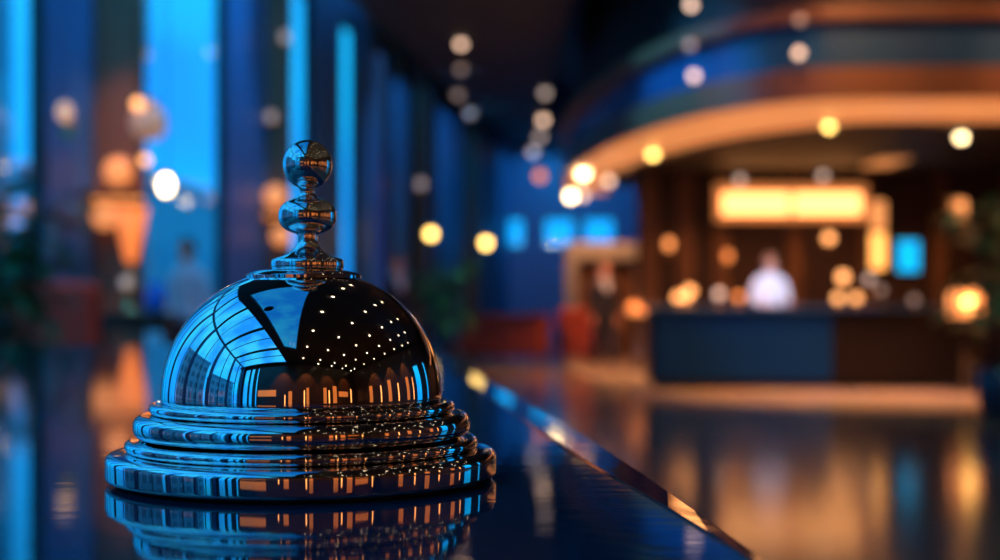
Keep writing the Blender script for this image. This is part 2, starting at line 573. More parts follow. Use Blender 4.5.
# ------------------------------------------------------------------ outside the windows
def building(label, x0, x1, y0, y1, h, rows, cols):
    t = thing('office_building', label, 'building', ((x0 + x1) / 2, (y0 + y1) / 2, -0.15))
    wx, wy = (x1 - x0) / 2, (y1 - y0) / 2
    MB().box(-wx, wx, -wy, wy, 0, h).build('wall', M['facade'], t)
    MB().box(-wx - 0.2, wx + 0.2, -wy - 0.2, wy + 0.2, h, h + 0.4).build('roof', M['facade'], t)
    for r in range(rows):
        for c in range(cols):
            zz = 1.2 + r * (h - 1.5) / rows
            yy = -wy + (c + 0.5) * 2 * wy / cols
            MB().box(wx, wx + 0.06, yy - 0.32 * wy * 2 / cols, yy + 0.32 * wy * 2 / cols, zz, zz + 0.55 * (h - 1.5) / rows).build('window', M['facade_glass'], t)
    return t
building('grey office block across the street, nearest the potted plant on the left', -21, -16.5, 36, 47.3, 17, 4, 4)
building('low grey block across the street behind the person in a pale top', -15, -11.5, 44, 58, 5.2, 1, 5)
building('broad office block outside, mirrored in the left of the bell dome', -26, -20, -4, 9, 9, 4, 6)
building('low office block outside, mirrored lower left on the bell dome', -25, -19, -16, -6, 6.5, 3, 5)
# pavement outside
structure(MB().box(-60, XW(YF) - 1.0, -30, 80, -0.35, -0.15).build('ground', M['facade']))

# ------------------------------------------------------------------ foreground counter
t = thing('service_counter', 'dark blue polished stone counter top in the foreground under the bell', 'counter', (0, 0, 0))
EDGE = [(-0.40, 0.0838), (0.10, 0.0498), (0.2217, 0.0415), (0.2878, 0.0370), (0.3676, 0.0312), (0.4634, 0.0222), (0.570, 0.0105), (0.7808, -0.0112), (1.27, -0.0572)]
def edge(y, off=0.0):            # the right edge of the counter bows slightly
    for (ya, xa), (yb, xb) in zip(EDGE, EDGE[1:]):
        if y <= yb:
            return xa + (xb - xa) * (y - ya) / (yb - ya) + off
    return EDGE[-1][1] + off
def lip(y):                      # width of the lowered rim along that edge
    pts_ = [(-0.4, 0.0045), (0.212, 0.005), (0.254, 0.0074), (0.29, 0.011), (0.371, 0.0155), (0.6, 0.016), (1.27, 0.016)]
    for (ya, wa), (yb, wb) in zip(pts_, pts_[1:]):
        if y <= yb:
            return wa + (wb - wa) * (y - ya) / (yb - ya)
    return 0.016
y0, y1, xl = -0.40, 1.27, -1.25
bmv = MB()
bm = bmv.bm
YS = [y0 + (y1 - y0) * i / 60 for i in range(61)]
sm = lambda f, y: sum(f(max(y0, min(y1, y + d_))) for d_ in (-0.06, -0.03, 0, 0.03, 0.06)) / 5
EX = [sm(edge, y) for y in YS]
LW = [sm(lip, y) for y in YS]
def loop(fx, inset, z):
    v = [bm.verts.new((fx(i), min(max(y, y0 + inset), y1 - inset), z)) for i, y in enumerate(YS)]
    return v + [bm.verts.new((xl + inset, y1 - inset, z)), bm.verts.new((xl + inset, y0 + inset, z))]
loops = [loop(lambda i: EX[i] - LW[i], 0.006, TABLE_Z),
         loop(lambda i: EX[i] - LW[i] + min(0.0028, 0.4 * LW[i]), 0.0035, TABLE_Z - 0.0009),
         loop(lambda i: EX[i] - 0.001, 0.001, TABLE_Z - 0.0017),
         loop(lambda i: EX[i], 0.0, TABLE_Z - 0.0026),
         loop(lambda i: EX[i], 0.0, TABLE_Z - 0.04)]
bm.faces.new(loops[0])
for a, b in zip(loops, loops[1:]):
    n_ = len(a)
    for k in range(n_):
        j = (k + 1) % n_
        bm.faces.new((a[k], a[j], b[j], b[k]))
bm.faces.new(loops[-1][::-1])
bmv.build('worktop', M['stone'], t)
MB().wedge([(xl + 0.05, y0 + 0.1), (edge(y0, -0.06), y0 + 0.1), (edge(y1, -0.06), y1 - 0.06), (xl + 0.05, y1 - 0.06)], 0.09, TABLE_Z - 0.04).build('body', M['dark_wood'], t)
MB().wedge([(xl + 0.09, y0 + 0.14), (edge(y0, -0.10), y0 + 0.14), (edge(y1, -0.10), y1 - 0.10), (xl + 0.09, y1 - 0.10)], 0.0, 0.09).build('plinth', M['black'], t)

# ------------------------------------------------------------------ the bell
BX = (304.0 - 500) / F * 0.305
bell = thing('service_bell', 'polished chrome desk bell with domed cap on stepped base, on the blue counter', 'bell', (BX, 0.305, TABLE_Z))
def px_lathe(name, prof, m, parent, seg=256, off=0.0, ks=1.0):
    return sharp(MB().lathe([(r * S * ks, z * S) for r, z in prof], seg, (off * S, 0, 0)).build(name, m, parent, smooth=True), 50)
px_lathe('foot_pad', [(0, 0), (180, 0), (181, 0.6), (181, 3.4), (0, 3.4)], M['rubber'], bell, 128, 0, 0.982)
base = [(0, 3.4), (191, 3.4)] + superell(191, 8, 4.5, 4.6, -90, 0, 8) + superell(188.5, 21.5, 7, 7.5, 0, 82, 14) + [(182, 30), (176, 30.6)]
base += superell(170, 36, 7, 5.6, -70, 90, 16, 2.3) + [(164, 41.8), (158, 42.4), (156.5, 43.2)]
base += superell(157, 54.5, 12, 11.5, -84, 86, 26, 2.5) + [(152, 66.2)]
base += superell(147.5, 71.8, 6, 5.4, -80, 88, 16, 2.2) + [(144, 77.3), (141.5, 76.6), (130, 76.4), (0, 76.4)]
px_lathe('base', base, M['chrome'], bell, ks=0.982)
dome = [(132, 76.6), (138.6, 76.6), (139.6, 77.4)]
A, H, N = 140.0, 131.5, 2.16
for i in range(1, 61):
    a = PI / 2 * i / 60
    r = A * max(0.0, math.cos(a)) ** (2 / N)
    z = 77 + H * math.sin(a) ** (2 / N)
    if z < 78.5 and r > 139.6:
        continue
    dome.append((r if i < 60 else 0, z))
px_lathe('dome', dome, M['chrome'], bell, off=-1.2, ks=0.992)
px_lathe('cap_plate', [(57, 199.5), (57.2, 202.6), (55.5, 204.0), (48, 206.4), (40, 208.2), (0, 209.0)], M['chrome'], bell)
OFF = 3.5
fin = [(0, 206), (33, 206)] + superell(32, 213.4, 4.2, 6.0, -90, 80, 18, 2.6)
fin += [(30, 220.4), (25.5, 221.6), (20.5, 223.6), (16.2, 226.6), (13.0, 230.2), (11.0, 234.2), (10.2, 238.5), (10.2, 243)]
stem = px_lathe('stem', fin, M['chrome'], bell, 128, OFF)
knob = [(10.2, 243)] + superell(0, 262, 29, 18.7, -70, 72, 40, 2.35)
knob += [(9.4, 281.2), (8.0, 283.2), (7.5, 285.4), (8.0, 287.8)] + superell(0, 313.4, 24.6, 24.8, -68, 90, 44)
knob[-1] = (0, 338.2)
px_lathe('knob', knob, M['chrome'], bell, 128, OFF)

# ------------------------------------------------------------------ reception: lit floor band, canopy, wall, desk
def smooth_path(pts, n=8):
    out = []
    for i in range(len(pts) - 1):
        p0 = Vector(pts[max(i - 1, 0)]); p1 = Vector(pts[i]); p2 = Vector(pts[i + 1]); p3 = Vector(pts[min(i + 2, len(pts) - 1)])
        for k in range(n):
            u = k / n
            out.append(0.5 * ((2 * p1) + (-p0 + p2) * u + (2 * p0 - 5 * p1 + 4 * p2 - p3) * u * u + (-p0 + 3 * p1 - 3 * p2 + p3) * u ** 3))
    out.append(Vector(pts[-1]))
    return out
OUT = [(1.30, 27.0), (1.12, 23.6), (1.22, 20.8), (1.55, 18.1), (2.2, 15.7), (3.1, 14.5), (4.2, 14.3), (6.0, 14.3), (XR, 14.3)]
INN = [(2.1, 27.0), (1.75, 23.6), (1.95, 21.6), (2.35, 19.6), (2.95, 17.9), (3.7, 16.8), (4.4, 16.3), (6.0, 16.3), (XR, 16.3)]
out_p = smooth_path(OUT)
inn_p = smooth_path(INN)
def offset(path, d):
    res = []
    for i, p in enumerate(path):
        a = path[max(i - 1, 0)]; b = path[min(i + 1, len(path) - 1)]
        tdir = (b - a).normalized()
        nrm = Vector((tdir.y, -tdir.x))        # towards the lobby
        res.append(p - nrm * d if False else p + Vector((tdir.y, -tdir.x)) * d)
    return res
def band(mb, a, b, z0, z1):
    """closed strip of solid between two plan paths"""
    bm_ = mb.bm
    n_ = len(a)
    A0 = [bm_.verts.new((p.x, p.y, z0)) for p in a]; A1 = [bm_.verts.new((p.x, p.y, z1)) for p in a]
    B0 = [bm_.verts.new((p.x, p.y, z0)) for p in b]; B1 = [bm_.verts.new((p.x, p.y, z1)) for p in b]
    for i in range(n_ - 1):
        bm_.faces.new((A0[i], A0[i + 1], A1[i + 1], A1[i]))
        bm_.faces.new((B0[i], B1[i], B1[i + 1], B0[i + 1]))
        bm_.faces.new((A1[i], A1[i + 1], B1[i + 1], B1[i]))
        bm_.faces.new((A0[i], B0[i], B0[i + 1], A0[i + 1]))
    bm_.faces.new((A0[0], A1[0], B1[0], B0[0]))
    bm_.faces.new((A0[-1], B0[-1], B1[-1], A1[-1]))
    return mb

lit_mb = MB()
band(lit_mb, offset(out_p, 0.0), [Vector((XR if i == len(out_p) - 1 else max(p.x, 2.0), 17.5 if p.y < 17.5 else p.y)) + Vector((0.9 if p.y >= 17.5 else 0, 0)) for i, p in enumerate(out_p)], 0.0, 0.012)
structure(lit_mb.build('trim_lit_floor_band', M['lit_floor_band']))

# canopy tiers
SO = 3.2
structure(band(MB(), offset(out_p, -0.02), inn_p, SO, SO + 0.04).build('trim_canopy_soffit', M['soffit_glow']))  # soffit emission stands in for hidden cove lighting
structure(band(MB(), offset(out_p, 0.06), offset(out_p, -0.02), SO - 0.02, SO + 0.30).build('trim_canopy_lip', M['mid_wood']))
structure(band(MB(), offset(out_p, -0.06), offset(out_p, -0.25), SO + 0.24, SO + 0.78).build('trim_canopy_fascia', M['gloss_navy']))
structure(band(MB(), offset(out_p, 0.12), offset(out_p, -0.25), SO + 0.78, SO + 0.92).build('trim_canopy_crown', M['mid_wood']))
structure(band(MB(), offset(out_p, -0.25), offset(out_p, -0.40), SO + 0.92, CEIL).build('trim_canopy_drop', M['ceiling']))
inner_ceiling = [(p.x, p.y) for p in inn_p] + [(XR, 27.0)]
structure(MB().wedge(inner_ceiling, SO + 0.14, SO + 0.2).build('trim_reception_ceiling', M['ceiling']))
structure(band(MB(), inn_p, offset(inn_p, -0.06), SO - 0.05, SO + 0.14).build('trim_canopy_inner_lip', M['dark_wood']))

# reception back wall with pilasters
RW = 24.0
structure(MB().box(2.35, XR, RW, RW + 0.15, 0, SO + 0.14).build('wall_reception', M['dark_wood']))
xx = 2.45
pm = MB()
while xx < 9.8:
    pm.box(xx, xx + 0.22, RW - 0.09, RW, 0, SO + 0.12)
    xx += 0.62 if xx < 3.6 else 1.24
structure(pm.build('trim_pilasters', M['mid_wood']))

# reception desk
DX0, DX1, DY = 1.90, 6.05, 17.5
t = thing('reception_desk', 'long reception desk with navy and dark brown front under the canopy', 'desk', ((DX0 + DX1) / 2, DY, 0))
hx = (DX1 - DX0) / 2
split_x = (832 - 500) / F * DY - (DX0 + DX1) / 2
MB().box(-hx + 0.06, hx - 0.06, 0.08, 0.75, 0, 0.09).build('plinth', M['black'], t)
MB().box(-hx, hx, 0.03, 0.8, 0.09, 1.00).build('body', M['black_wood'], t)
MB().box(-hx + 0.02, split_x, 0.0, 0.03, 0.12, 0.98, 0.004).build('front_panel', M['navy_panel'], t)['label'] = 'navy front panel'
MB().box(split_x + 0.01, hx - 0.02, 0.0, 0.03, 0.12, 0.98, 0.004).build('front_panel', M['black_wood'], t)['label'] = 'dark brown front panel'
MB().box(-hx - 0.05, hx + 0.05, -0.06, 0.85, 1.00, 1.05, 0.01).build('desk_top', M['gloss_navy'], t)
DT = 1.05

# illuminated sign on the reception wall
def wpt(px, py, Y=RW - 0.1):
    return P(px, py, Y)
a_, b_ = wpt(722, 193.5), wpt(860, 214.5)
t = thing('illuminated_sign', 'wide glowing cream light sign in two halves on the reception wall', 'sign', ((a_.x + b_.x) / 2, RW - 0.09, (a_.z + b_.z) / 2))
hw, hh = (b_.x - a_.x) / 2, (a_.z - b_.z) / 2
MB().box(-hw - 0.12, hw + 0.12, -0.05, 0.0, -hh - 0.12, hh + 0.16, 0.01).build('halo_backing', M['halo_glow'], t)  # glowing plate paints the sign's orange halo on the wall
MB().box(-hw, -0.04, -0.09, -0.05, -hh, hh, 0.01).build('light_panel', M['sign_glow'], t)
MB().box(0.04, hw, -0.09, -0.05, -hh, hh, 0.01).build('light_panel', M['sign_glow'], t)

# tall wall light in two sections
a_ = wpt(877, 234)
t = thing('wall_light', 'tall two-section orange wall light beside the glowing sign', 'wall light', (a_.x, RW - 0.09, a_.z))
MB().box(-0.17, 0.17, -0.04, 0.0, -0.66, 0.62).build('backplate', M['bronze'], t)
MB().box(-0.12, 0.12, -0.14, -0.04, -0.60, 0.02, 0.03).build('lamp_shade', M['bar_glow'], t)['label'] = 'brighter lower shade'
MB().box(-0.12, 0.12, -0.14, -0.04, 0.08, 0.56, 0.03).build('lamp_shade', M['bar_glow_upper'], t)['label'] = 'dimmer upper shade'

# blue screen
a_ = wpt(909, 256)
t = thing('wall_screen', 'bright cyan screen on the reception wall right of the orange wall light', 'screen', (a_.x, RW, a_.z))
MB().box(-0.21, 0.21, -0.06, 0.0, -0.30, 0.30, 0.012).build('frame', M['black'], t)
MB().box(-0.18, 0.18, -0.066, -0.06, -0.265, 0.265).build('display', M['screen_glow'], t)

# ------------------------------------------------------------------ lamps
def downlight(loc, r, m, label, group=None, name='ceiling_downlight', trim=None):
    """ceiling lamp with a bronze trim ring and a domed lens hanging just below"""
    o = sharp(MB().lathe([(r * 1.0, 0), (r * 1.45, 0), (r * 1.45, -0.012), (r * 1.0, -0.02), (r * 1.0, 0)], 20).build(name, trim or M['bronze'], None, loc, True))
    tag(o, label, 'ceiling light', group)
    MB().lathe([(r, 0), (r, -0.4 * r), (r * 0.9, -0.9 * r), (r * 0.66, -1.3 * r), (r * 0.35, -1.5 * r), (0, -1.56 * r)], 20).build('lens', m, o, (0, 0, -0.004), True)
    return o

def pendant(px, py, Y, rpx, m, label, ztop=CEIL, group=None, sz=1.0):
    c = P(px, py, Y)
    r = rpx / F * Y
    t = thing('pendant_lamp', label, 'pendant lamp', (c.x, c.y, c.z), 0, group)
    MB().sphere((0, 0, 0), r, 20, sz).build('globe', m, t, None, True)
    MB().lathe([(0, r * sz * 0.93), (r * 0.5, r * sz * 0.86), (r * 0.42, r * sz + 0.05), (0, r * sz + 0.06)], 16).build('cap', M['brass'], t, None, True)
    MB().tube([(0, 0, r * sz + 0.05), (0, 0, ztop - c.z)], 0.006, 6).build('cord', M['black'], t)
    MB().lathe([(0, ztop - c.z - 0.03), (0.05, ztop - c.z - 0.025), (0.06, ztop - c.z), (0, ztop - c.z)], 16).build('ceiling_rose', M['bronze'], t, None, True)
    return t

# unseen downlights added above and behind the photographer to make sparks on the dome
first = None
grid = [(0.95 + 1.95 * i, -6.3 + 2.15 * j, CEIL) for i in range(5) for j in range(7)]
grid += [(3.0 + 1.95 * i, -7.3, CEIL) for i in range(4)]
for q in grid:
    if first is None:
        first = downlight(q, 0.062, M['spark'], 'small warm unseen ceiling downlight added for the sparks on the bell dome', 'added downlight grid mirrored in the bell')
    else:
        copy_tree(first, q)
# dark round ceiling speaker mirrored near the top of the dome
o = sharp(MB().lathe([(0, 0), (0.26, 0), (0.28, -0.02), (0.24, -0.03), (0, -0.025)], 32).build('ceiling_speaker', M['black'], None, (-1.75, 0.5, CEIL + 0.10), True))
tag(o, 'black round speaker under the skylight, mirrored near the top of the bell', 'speaker')

# receding rows on the lobby ceiling
def ceil_pt(px, py, z=BULK):
    Y = F * (z - CAM_Z) / (HOR - py)
    return (px - 500) / F * Y, Y, z
for (px, py), m, lab in [
    ((461, 41), 'lamp_beige', 'brightest, frontmost ceiling downlight of the left receding row'),
    ((461, 66), 'lamp_beige_dim', 'second ceiling downlight from the front in the left receding row'),
    ((458, 92), 'lamp_beige_dim', 'third ceiling downlight from the front in the left receding row'),
    ((470, 110), 'lamp_beige_dim', 'rearmost faint ceiling downlight of the left receding row'),
    ((545, 90), 'lamp_grey_dim', 'highest ceiling downlight in the four-lamp row left of the canopy'),
    ((543, 117), 'lamp_beige', 'bright second ceiling downlight in the four-lamp row left of the canopy'),
    ((540, 134), 'lamp_grey_dim', 'third ceiling downlight in the four-lamp row left of the canopy'),
    ((533, 149), 'lamp_grey_dim', 'lowest, farthest ceiling downlight in the four-lamp row left of the canopy'),
    ]:
    q = ceil_pt(px, py)
    downlight(q, 0.0031 * q[1], M[m], lab, 'lobby ceiling downlights')

# lamps on the canopy's soffit
def soffit_lamp(px, py, m, label, z=SO, k=0.0033, spot=0):
    q = ceil_pt(px, py, z)
    o = downlight(q, k * q[1], M[m], label, 'canopy downlights')
    return o
soffit_lamp(653, 151, 'lamp_yellow', 'yellow downlight in the left sweep of the glowing canopy')
soffit_lamp(829, 123, 'lamp_yellow', 'yellow downlight in the middle of the canopy front')
soffit_lamp(961, 134, 'lamp_white', 'brightest white downlight near the right end of the canopy', SO + 0.14)

# spots washing the pale painted band of light under the canopy
def spot(loc, power, size=100, col=(1.0, 0.40, 0.13), target=(0, 0, -1)):  # unseen spots, for canopy downlights and for added fill
    d = bpy.data.lights.new('unseen_spot', 'SPOT')
    d.energy = power
    d.color = col
    d.spot_size = R(size)
    d.spot_blend = 0.6
    d.shadow_soft_size = 0.08
    o = bpy.data.objects.new('unseen_spot', d)
    COL.objects.link(o)
    o.location = loc
    o.rotation_euler = Vector(target).to_track_quat('-Z', 'Y').to_euler()
    return o
for x, y in ((1.75, 20.8), (2.2, 18.6), (2.9, 16.9), (3.8, 15.9), (5.0, 15.8), (6.2, 15.8), (7.4, 15.8)):
    spot((x, y, SO - 0.06), 360, 84)
# warm downlights inside the reception, above the staff side
for x in (3.4, 4.6, 5.8, 7.2):
    spot((x, 22.6, SO + 0.08), 90, 120, (1.0, 0.45, 0.18))

# added cool spot to brighten the receptionist, soft warm one for the visitor
spot((4.0, 16.0, SO - 0.06), 640, 32, (0.88, 0.84, 1.0), (-0.4, 2.7, -1.55))
spot((1.45, 19.9, SO - 0.06), 240, 24, (1.0, 0.50, 0.36), (0.25, 2.4, -1.45))
# unseen blue spots added to tint the far wall and canopy fascia
spot((1.9, 33.5, BULK - 0.05), 300, 120, (0.03, 0.42, 1.0), (0.1, 1.0, -0.3))
spot((-1.7, 15.0, CEIL - 0.1), 1300, 38, (0.04, 0.42, 1.0), (4.0, 1.2, -2.75))
# blue spots added overhead to tint the window piers
for y in (8.6, 12.4, 15.4, 18.2, 21.2):
    spot((XW(y) + 2.0, y - 1.6, CEIL - 0.08), 240, 110, (0.03, 0.42, 1.0), (-2.0, 1.6, -2.6))
for y in (24.5, 28.5):
    spot((XW(y) + 1.6, y - 1.0, BULK - 0.05), 150, 120, (0.03, 0.42, 1.0), (-1.6, 1.4, -1.8))
spot((-2.75, 11.6, CEIL - 0.08), 420, 17, (1.0, 0.36, 0.12), (-0.95, 1.6, -3.72))  # added warm spot to lift the brown column
spot((-0.9, 17.4, BULK - 0.05), 200, 16, (1.0, 0.42, 0.24), (-0.5, 1.55, -3.35))  # added warm spot on the half-hidden person
# unseen spots added to brighten the canopy lip, plants and red armchair
for x in (2.6, 4.4, 6.4):
    spot((x - 0.3, 10.6, CEIL - 0.08), 560, 44, (1.0, 0.40, 0.16), (0.3, 3.8, -2.6))
spot((3.6, 10.2, CEIL - 0.08), 260, 36, (0.45, 0.9, 0.8), (0.85, 2.8, -4.4))
spot((-2.0, 8.6, CEIL - 0.08), 420, 26, (1.0, 0.45, 0.25), (-1.25, 1.8, -5.0))
spot((-0.2, 20.4, BULK - 0.05), 260, 40, (0.3, 0.9, 0.75), (-0.65, 2.1, -3.8))
# fascia lamps
def fascia_lamp(px, py, Y, m, label):
    c = P(px, py, Y)
    r = 0.0031 * Y
    o = thing('fascia_lamp', label, 'wall lamp', c, 0, 'fascia lamps')
    MB().sphere((0, 0, 0), r, 18).build('globe', M[m], o, None, True)
    MB().tube([(0, r * 0.7, 0), (0, 0.45, 0)], 0.012, 8).build('arm', M['bronze'], o)
    return o
fascia_lamp(694, 76, 15.35, 'lamp_beige', 'small warm lamp on the blue canopy fascia, left one')
fascia_lamp(799, 53, 14.15, 'lamp_beige', 'small warm lamp on the canopy fascia above the yellow middle downlight')
fascia_lamp(800, 20, 14.3, 'lamp_beige_dim', 'faint lamp high above the canopy, straight over the right fascia lamp')
fascia_lamp(691, 5, 15.5, 'lamp_beige', 'small warm lamp at the top picture edge above the canopy')
fascia_lamp(690, 45, 15.5, 'lamp_beige_dim', 'faint lamp just above the left fascia lamp')

# pendants
pendant(431, 234, 24, 4.6, M['lamp_yellow'], 'yellow globe pendant right of the bell knob, left of a pair')
pendant(486, 243, 25, 4.6, M['lamp_yellow'], 'yellow globe pendant above the red sofa, right of a pair')
pendant(583, 173, 22.5, 5.6, M['lamp_white'], 'bright white globe pendant topmost in the cluster at the canopy end', SO)
pendant(609, 181, 21.5, 4.0, M['lamp_beige'], 'small beige globe pendant rightmost in the cluster at the canopy end', SO)
pendant(571, 196, 23.0, 4.6, M['lamp_white'], 'white globe pendant lowest in the cluster at the canopy end', SO)
pendant(583, 195, 24.2, 4.0, M['lamp_beige'], 'beige globe pendant tucked behind the cluster at the canopy end', SO)
pendant(540, 176, 24.0, 5.0, M['lamp_orange_dim'], 'dull orange globe pendant left of the cluster at the canopy end')
pendant(138, 104, 11.9, 5.5, M['lamp_peach'], 'peach globe pendant touching the large frosted amber globe')
pendant(145, 160, 12.1, 4.4, M['lamp_peach'], 'small orange pendant below the large frosted amber globe')
pendant(166, 185, 12.0, 6.0, M['lamp_white'], 'brightest yellow-white oval pendant in front of the cyan window', CEIL, None, 1.6)
pendant(147, 55, 13.6, 4.0, M['lamp_beige_dim'], 'faint globe pendant high above the large frosted amber globe')
t = pendant(149, 123, 12.8, 18.0, M['amber_glass'], 'large dim frosted amber globe pendant before the cyan window')

# wall sconces on the columns
def sconce(px, py, Y, rpx, m, label, cat='wall lamp', sz=1.3, wall=0.12):
    c = P(px, py, Y)
    r = rpx / F * Y
    o = thing('wall_sconce', label, cat, c)
    MB().sphere((0, 0, 0), r, 18, sz).build('lamp_shade', m, o, None, True)
    MB().tube([(0, 0, -r * sz), (0, 0, -r * sz - 0.05), (0, wall, -r * sz - 0.05)], 0.012, 8).build('arm', M['brass'], o)
    MB().box(-0.05, 0.05, wall - 0.02, wall, -r * sz - 0.12, -r * sz + 0.02).build('backplate', M['brass'], o)
    return o
mk('lamp_peach_dim', (1.0, 0.50, 0.28), 0.8)
sconce(65, 112, 12.1, 7.5, M['lamp_peach_dim'], 'dim beige sconce on the blue pier at the far left')
sconce(271, 117, 17.9, 4.3, M['lamp_beige_dim'], 'dim beige sconce on the brown column just left of the bell knob')
sconce(285, 37, 17.9, 4.3, M['lamp_beige_dim'], 'faint beige sconce high on the brown column above the bell knob')
sconce(421, 184, 25.5, 4.0, M['lamp_beige_dim'], 'faint sconce on the column above the left yellow pendant')
WY = RW - 0.2
sconce(740, 180, WY, 4.0, M['lamp_grey_dim'], 'pale dim wall lamp above the left half of the sign', sz=1.0, wall=0.11)
sconce(823, 176, WY, 4.0, M['lamp_grey_dim'], 'pale dim wall lamp above the right half of the sign', sz=1.0, wall=0.11)
sconce(669, 244, WY, 4.3, M['lamp_orange'], 'orange sconce at the left end of the reception wall', wall=0.11)
sconce(728, 256, WY, 4.0, M['lamp_orange_dim'], 'dull orange sconce left of the receptionist', wall=0.11)
sconce(829, 238, WY, 5.0, M['lamp_peach'], 'peach sconce right of the receptionist under the sign', sz=0.9, wall=0.11)

# globe lamps on the reception desk; pale and faint ones stand in for glints
def desk_lamp(px, py, Y, rpx, m, label, zbase=DT):
    c = P(px, py, Y)
    r = rpx / F * Y
    z = max(c.z, zbase + r + 0.03)
    o = thing('table_lamp', label, 'table lamp', (c.x, c.y, zbase), 0, 'globe lamps on the reception desk')
    MB().lathe([(0, 0), (0.06, 0), (0.06, 0.012), (0.012, 0.022), (0.012, z - zbase - r + 0.01), (0, z - zbase - r + 0.01)], 16).build('base', M['brass'], o, None, True)
    MB().sphere((0, 0, z - zbase), r, 18).build('globe', M[m], o, None, True)
    return o
desk_lamp(690, 291, 17.80, 4.6, 'lamp_peach', 'peach globe lamp at the left end of the reception desk, tallest of three')
desk_lamp(678, 297, 17.90, 4.2, 'lamp_peach', 'peach globe lamp leftmost of three at the left desk end')
desk_lamp(686, 297, 18.15, 4.2, 'lamp_peach', 'peach globe lamp in the middle of three at the left desk end')
desk_lamp(719, 294, 18.00, 4.2, 'lamp_grey_dim', 'pale grey glint globe on the desk left of the receptionist')
desk_lamp(739, 297, 17.80, 4.2, 'lamp_orange_dim', 'dull orange globe lamp touching the receptionist on the left')
desk_lamp(843, 277, 18.15, 5.4, 'lamp_peach', 'taller peach globe lamp of three right of the receptionist')
desk_lamp(838, 298, 17.80, 4.4, 'lamp_peach', 'short peach globe lamp on the left of the pair right of the receptionist')
desk_lamp(856, 298, 17.80, 4.4, 'lamp_peach', 'short peach globe lamp on the right of the pair right of the receptionist')
desk_lamp(869, 279, 18.10, 3.8, 'lamp_grey_dim', 'pale grey glint globe under the tall orange wall light')
desk_lamp(881, 290, 18.00, 3.8, 'lamp_beige_dim', 'very faint glint globe right of the pale grey one')
desk_lamp(914, 302, 17.80, 3.8, 'lamp_beige_dim', 'faint low glint globe on the desk below the cyan screen')

# luminous panel in the reception ceiling
a_ = ceil_pt(885, 160, SO + 0.14)
t = thing('ceiling_panel_light', 'rectangular orange ceiling panel light above the tall wall light', 'ceiling light', (a_[0], a_[1], SO + 0.14))
MB().box(-0.27, 0.27, -0.75, 0.75, -0.04, 0.0).build('frame', M['bronze'], t)
MB().box(-0.23, 0.23, -0.7, 0.7, -0.05, -0.04).build('diffuser', M['bar_glow_dim'], t)

# lanterns by the right plant
def lantern(px, py, Y, wpx, hpx, m, core, label, pole):
    c = P(px, py, Y)
    hw, hh = wpx / 2 / F * Y, hpx / 2 / F * Y
    o = thing('lantern', label, 'lantern', (c.x, c.y, 0 if pole else c.z - hh))
    zb = c.z - hh if pole else 0.0
    if pole:
        MB().lathe([(0, 0), (0.16, 0), (0.16, 0.03), (0.03, 0.05), (0.025, zb - 0.02), (0, zb - 0.02)], 16).build('pole', M['bronze'], o, None, True)
    fr = MB()
    for sx_ in (-1, 1):
        for sy_ in (-1, 1):
            fr.box(sx_ * hw - 0.012, sx_ * hw + 0.012, sy_ * hw - 0.012, sy_ * hw + 0.012, zb, zb + 2 * hh)
    fr.box(-hw - 0.02, hw + 0.02, -hw - 0.02, hw + 0.02, zb - 0.03, zb)
    fr.box(-hw - 0.02, hw + 0.02, -hw - 0.02, hw + 0.02, zb + 2 * hh, zb + 2 * hh + 0.03)
    fr.build('frame', M['bronze'], o)
    MB().box(-hw + 0.012, hw - 0.012, -hw + 0.012, hw - 0.012, zb + 0.005, zb + 2 * hh - 0.005, 0.02).build('lamp_shade', m, o)
    if core:
        MB().sphere((0, -hw, zb + hh * 0.95), hw * 0.42, 16).build('bulb', core, o, None, True)
    return o
lantern(965, 303, 16.9, 28, 27, M['lantern_glow'], M['lamp_yellow'], 'square orange lantern with bright bulb on a pole before the right desk end', True)
o = lantern(959, 211, 18.6, 14, 22, M['lantern_glow'], None, 'orange lantern hanging above the square lantern by the plant', False)
MB().tube([(0, 0, 22 / F * 18.6 + 0.03), (0, 0, SO + 0.14 - o.location.z)], 0.008, 6).build('cord', M['black'], o)

# orange lamp by the person in the dark suit
t = thing('console_lamp', 'reddish orange double globe lamp on a pedestal beside the suited person', 'lamp', ((637 - 500) / F * 22.5, 22.5, 0))
MB().lathe([(0, 0), (0.16, 0), (0.16, 0.04), (0.10, 0.08), (0.10, 0.82), (0.16, 0.88), (0.16, 0.9), (0, 0.9)], 24).build('pedestal', M['dark_wood'], t, None, True)
MB().sphere((-0.05, 0, 1.0), 0.10, 18).build('globe', M['lamp_orange_dim'], t, None, True)
MB().sphere((0.10, 0.02, 0.98), 0.08, 18).build('globe', M['lamp_orange_dim'], t, None, True)

# ------------------------------------------------------------------ far portal
PY = 27.2
x0, x1 = (566 - 500) / F * PY, (648 - 500) / F * PY
tz = CAM_Z + (HOR - 242) / F * PY
pt = MB()
pt.box(x0, x0 + 0.22, PY, PY + 0.5, 0, tz - 0.35).box(x1 - 0.22, x1, PY, PY + 0.5, 0, tz - 0.35).box(x0, x1, PY, PY + 0.5, tz - 0.35, tz, 0.03)
structure(pt.build('door_1', M['portal']))
structure(MB().box(x0 + 0.22, x1 - 0.22, PY + 0.4, PY + 0.46, 0, tz - 0.35).build('door_2', M['mid_wood']))
spot((1.9, PY - 1.3, 3.0), 130, 110, (1.0, 0.42, 0.16), (0.1, 0.75, -0.6))  # spots added to warm the portal and the floor before it
spot((1.62, 22.0, SO - 0.06), 420, 84)
spot((1.75, 24.9, 3.1), 380, 80, (1.0, 0.40, 0.14))

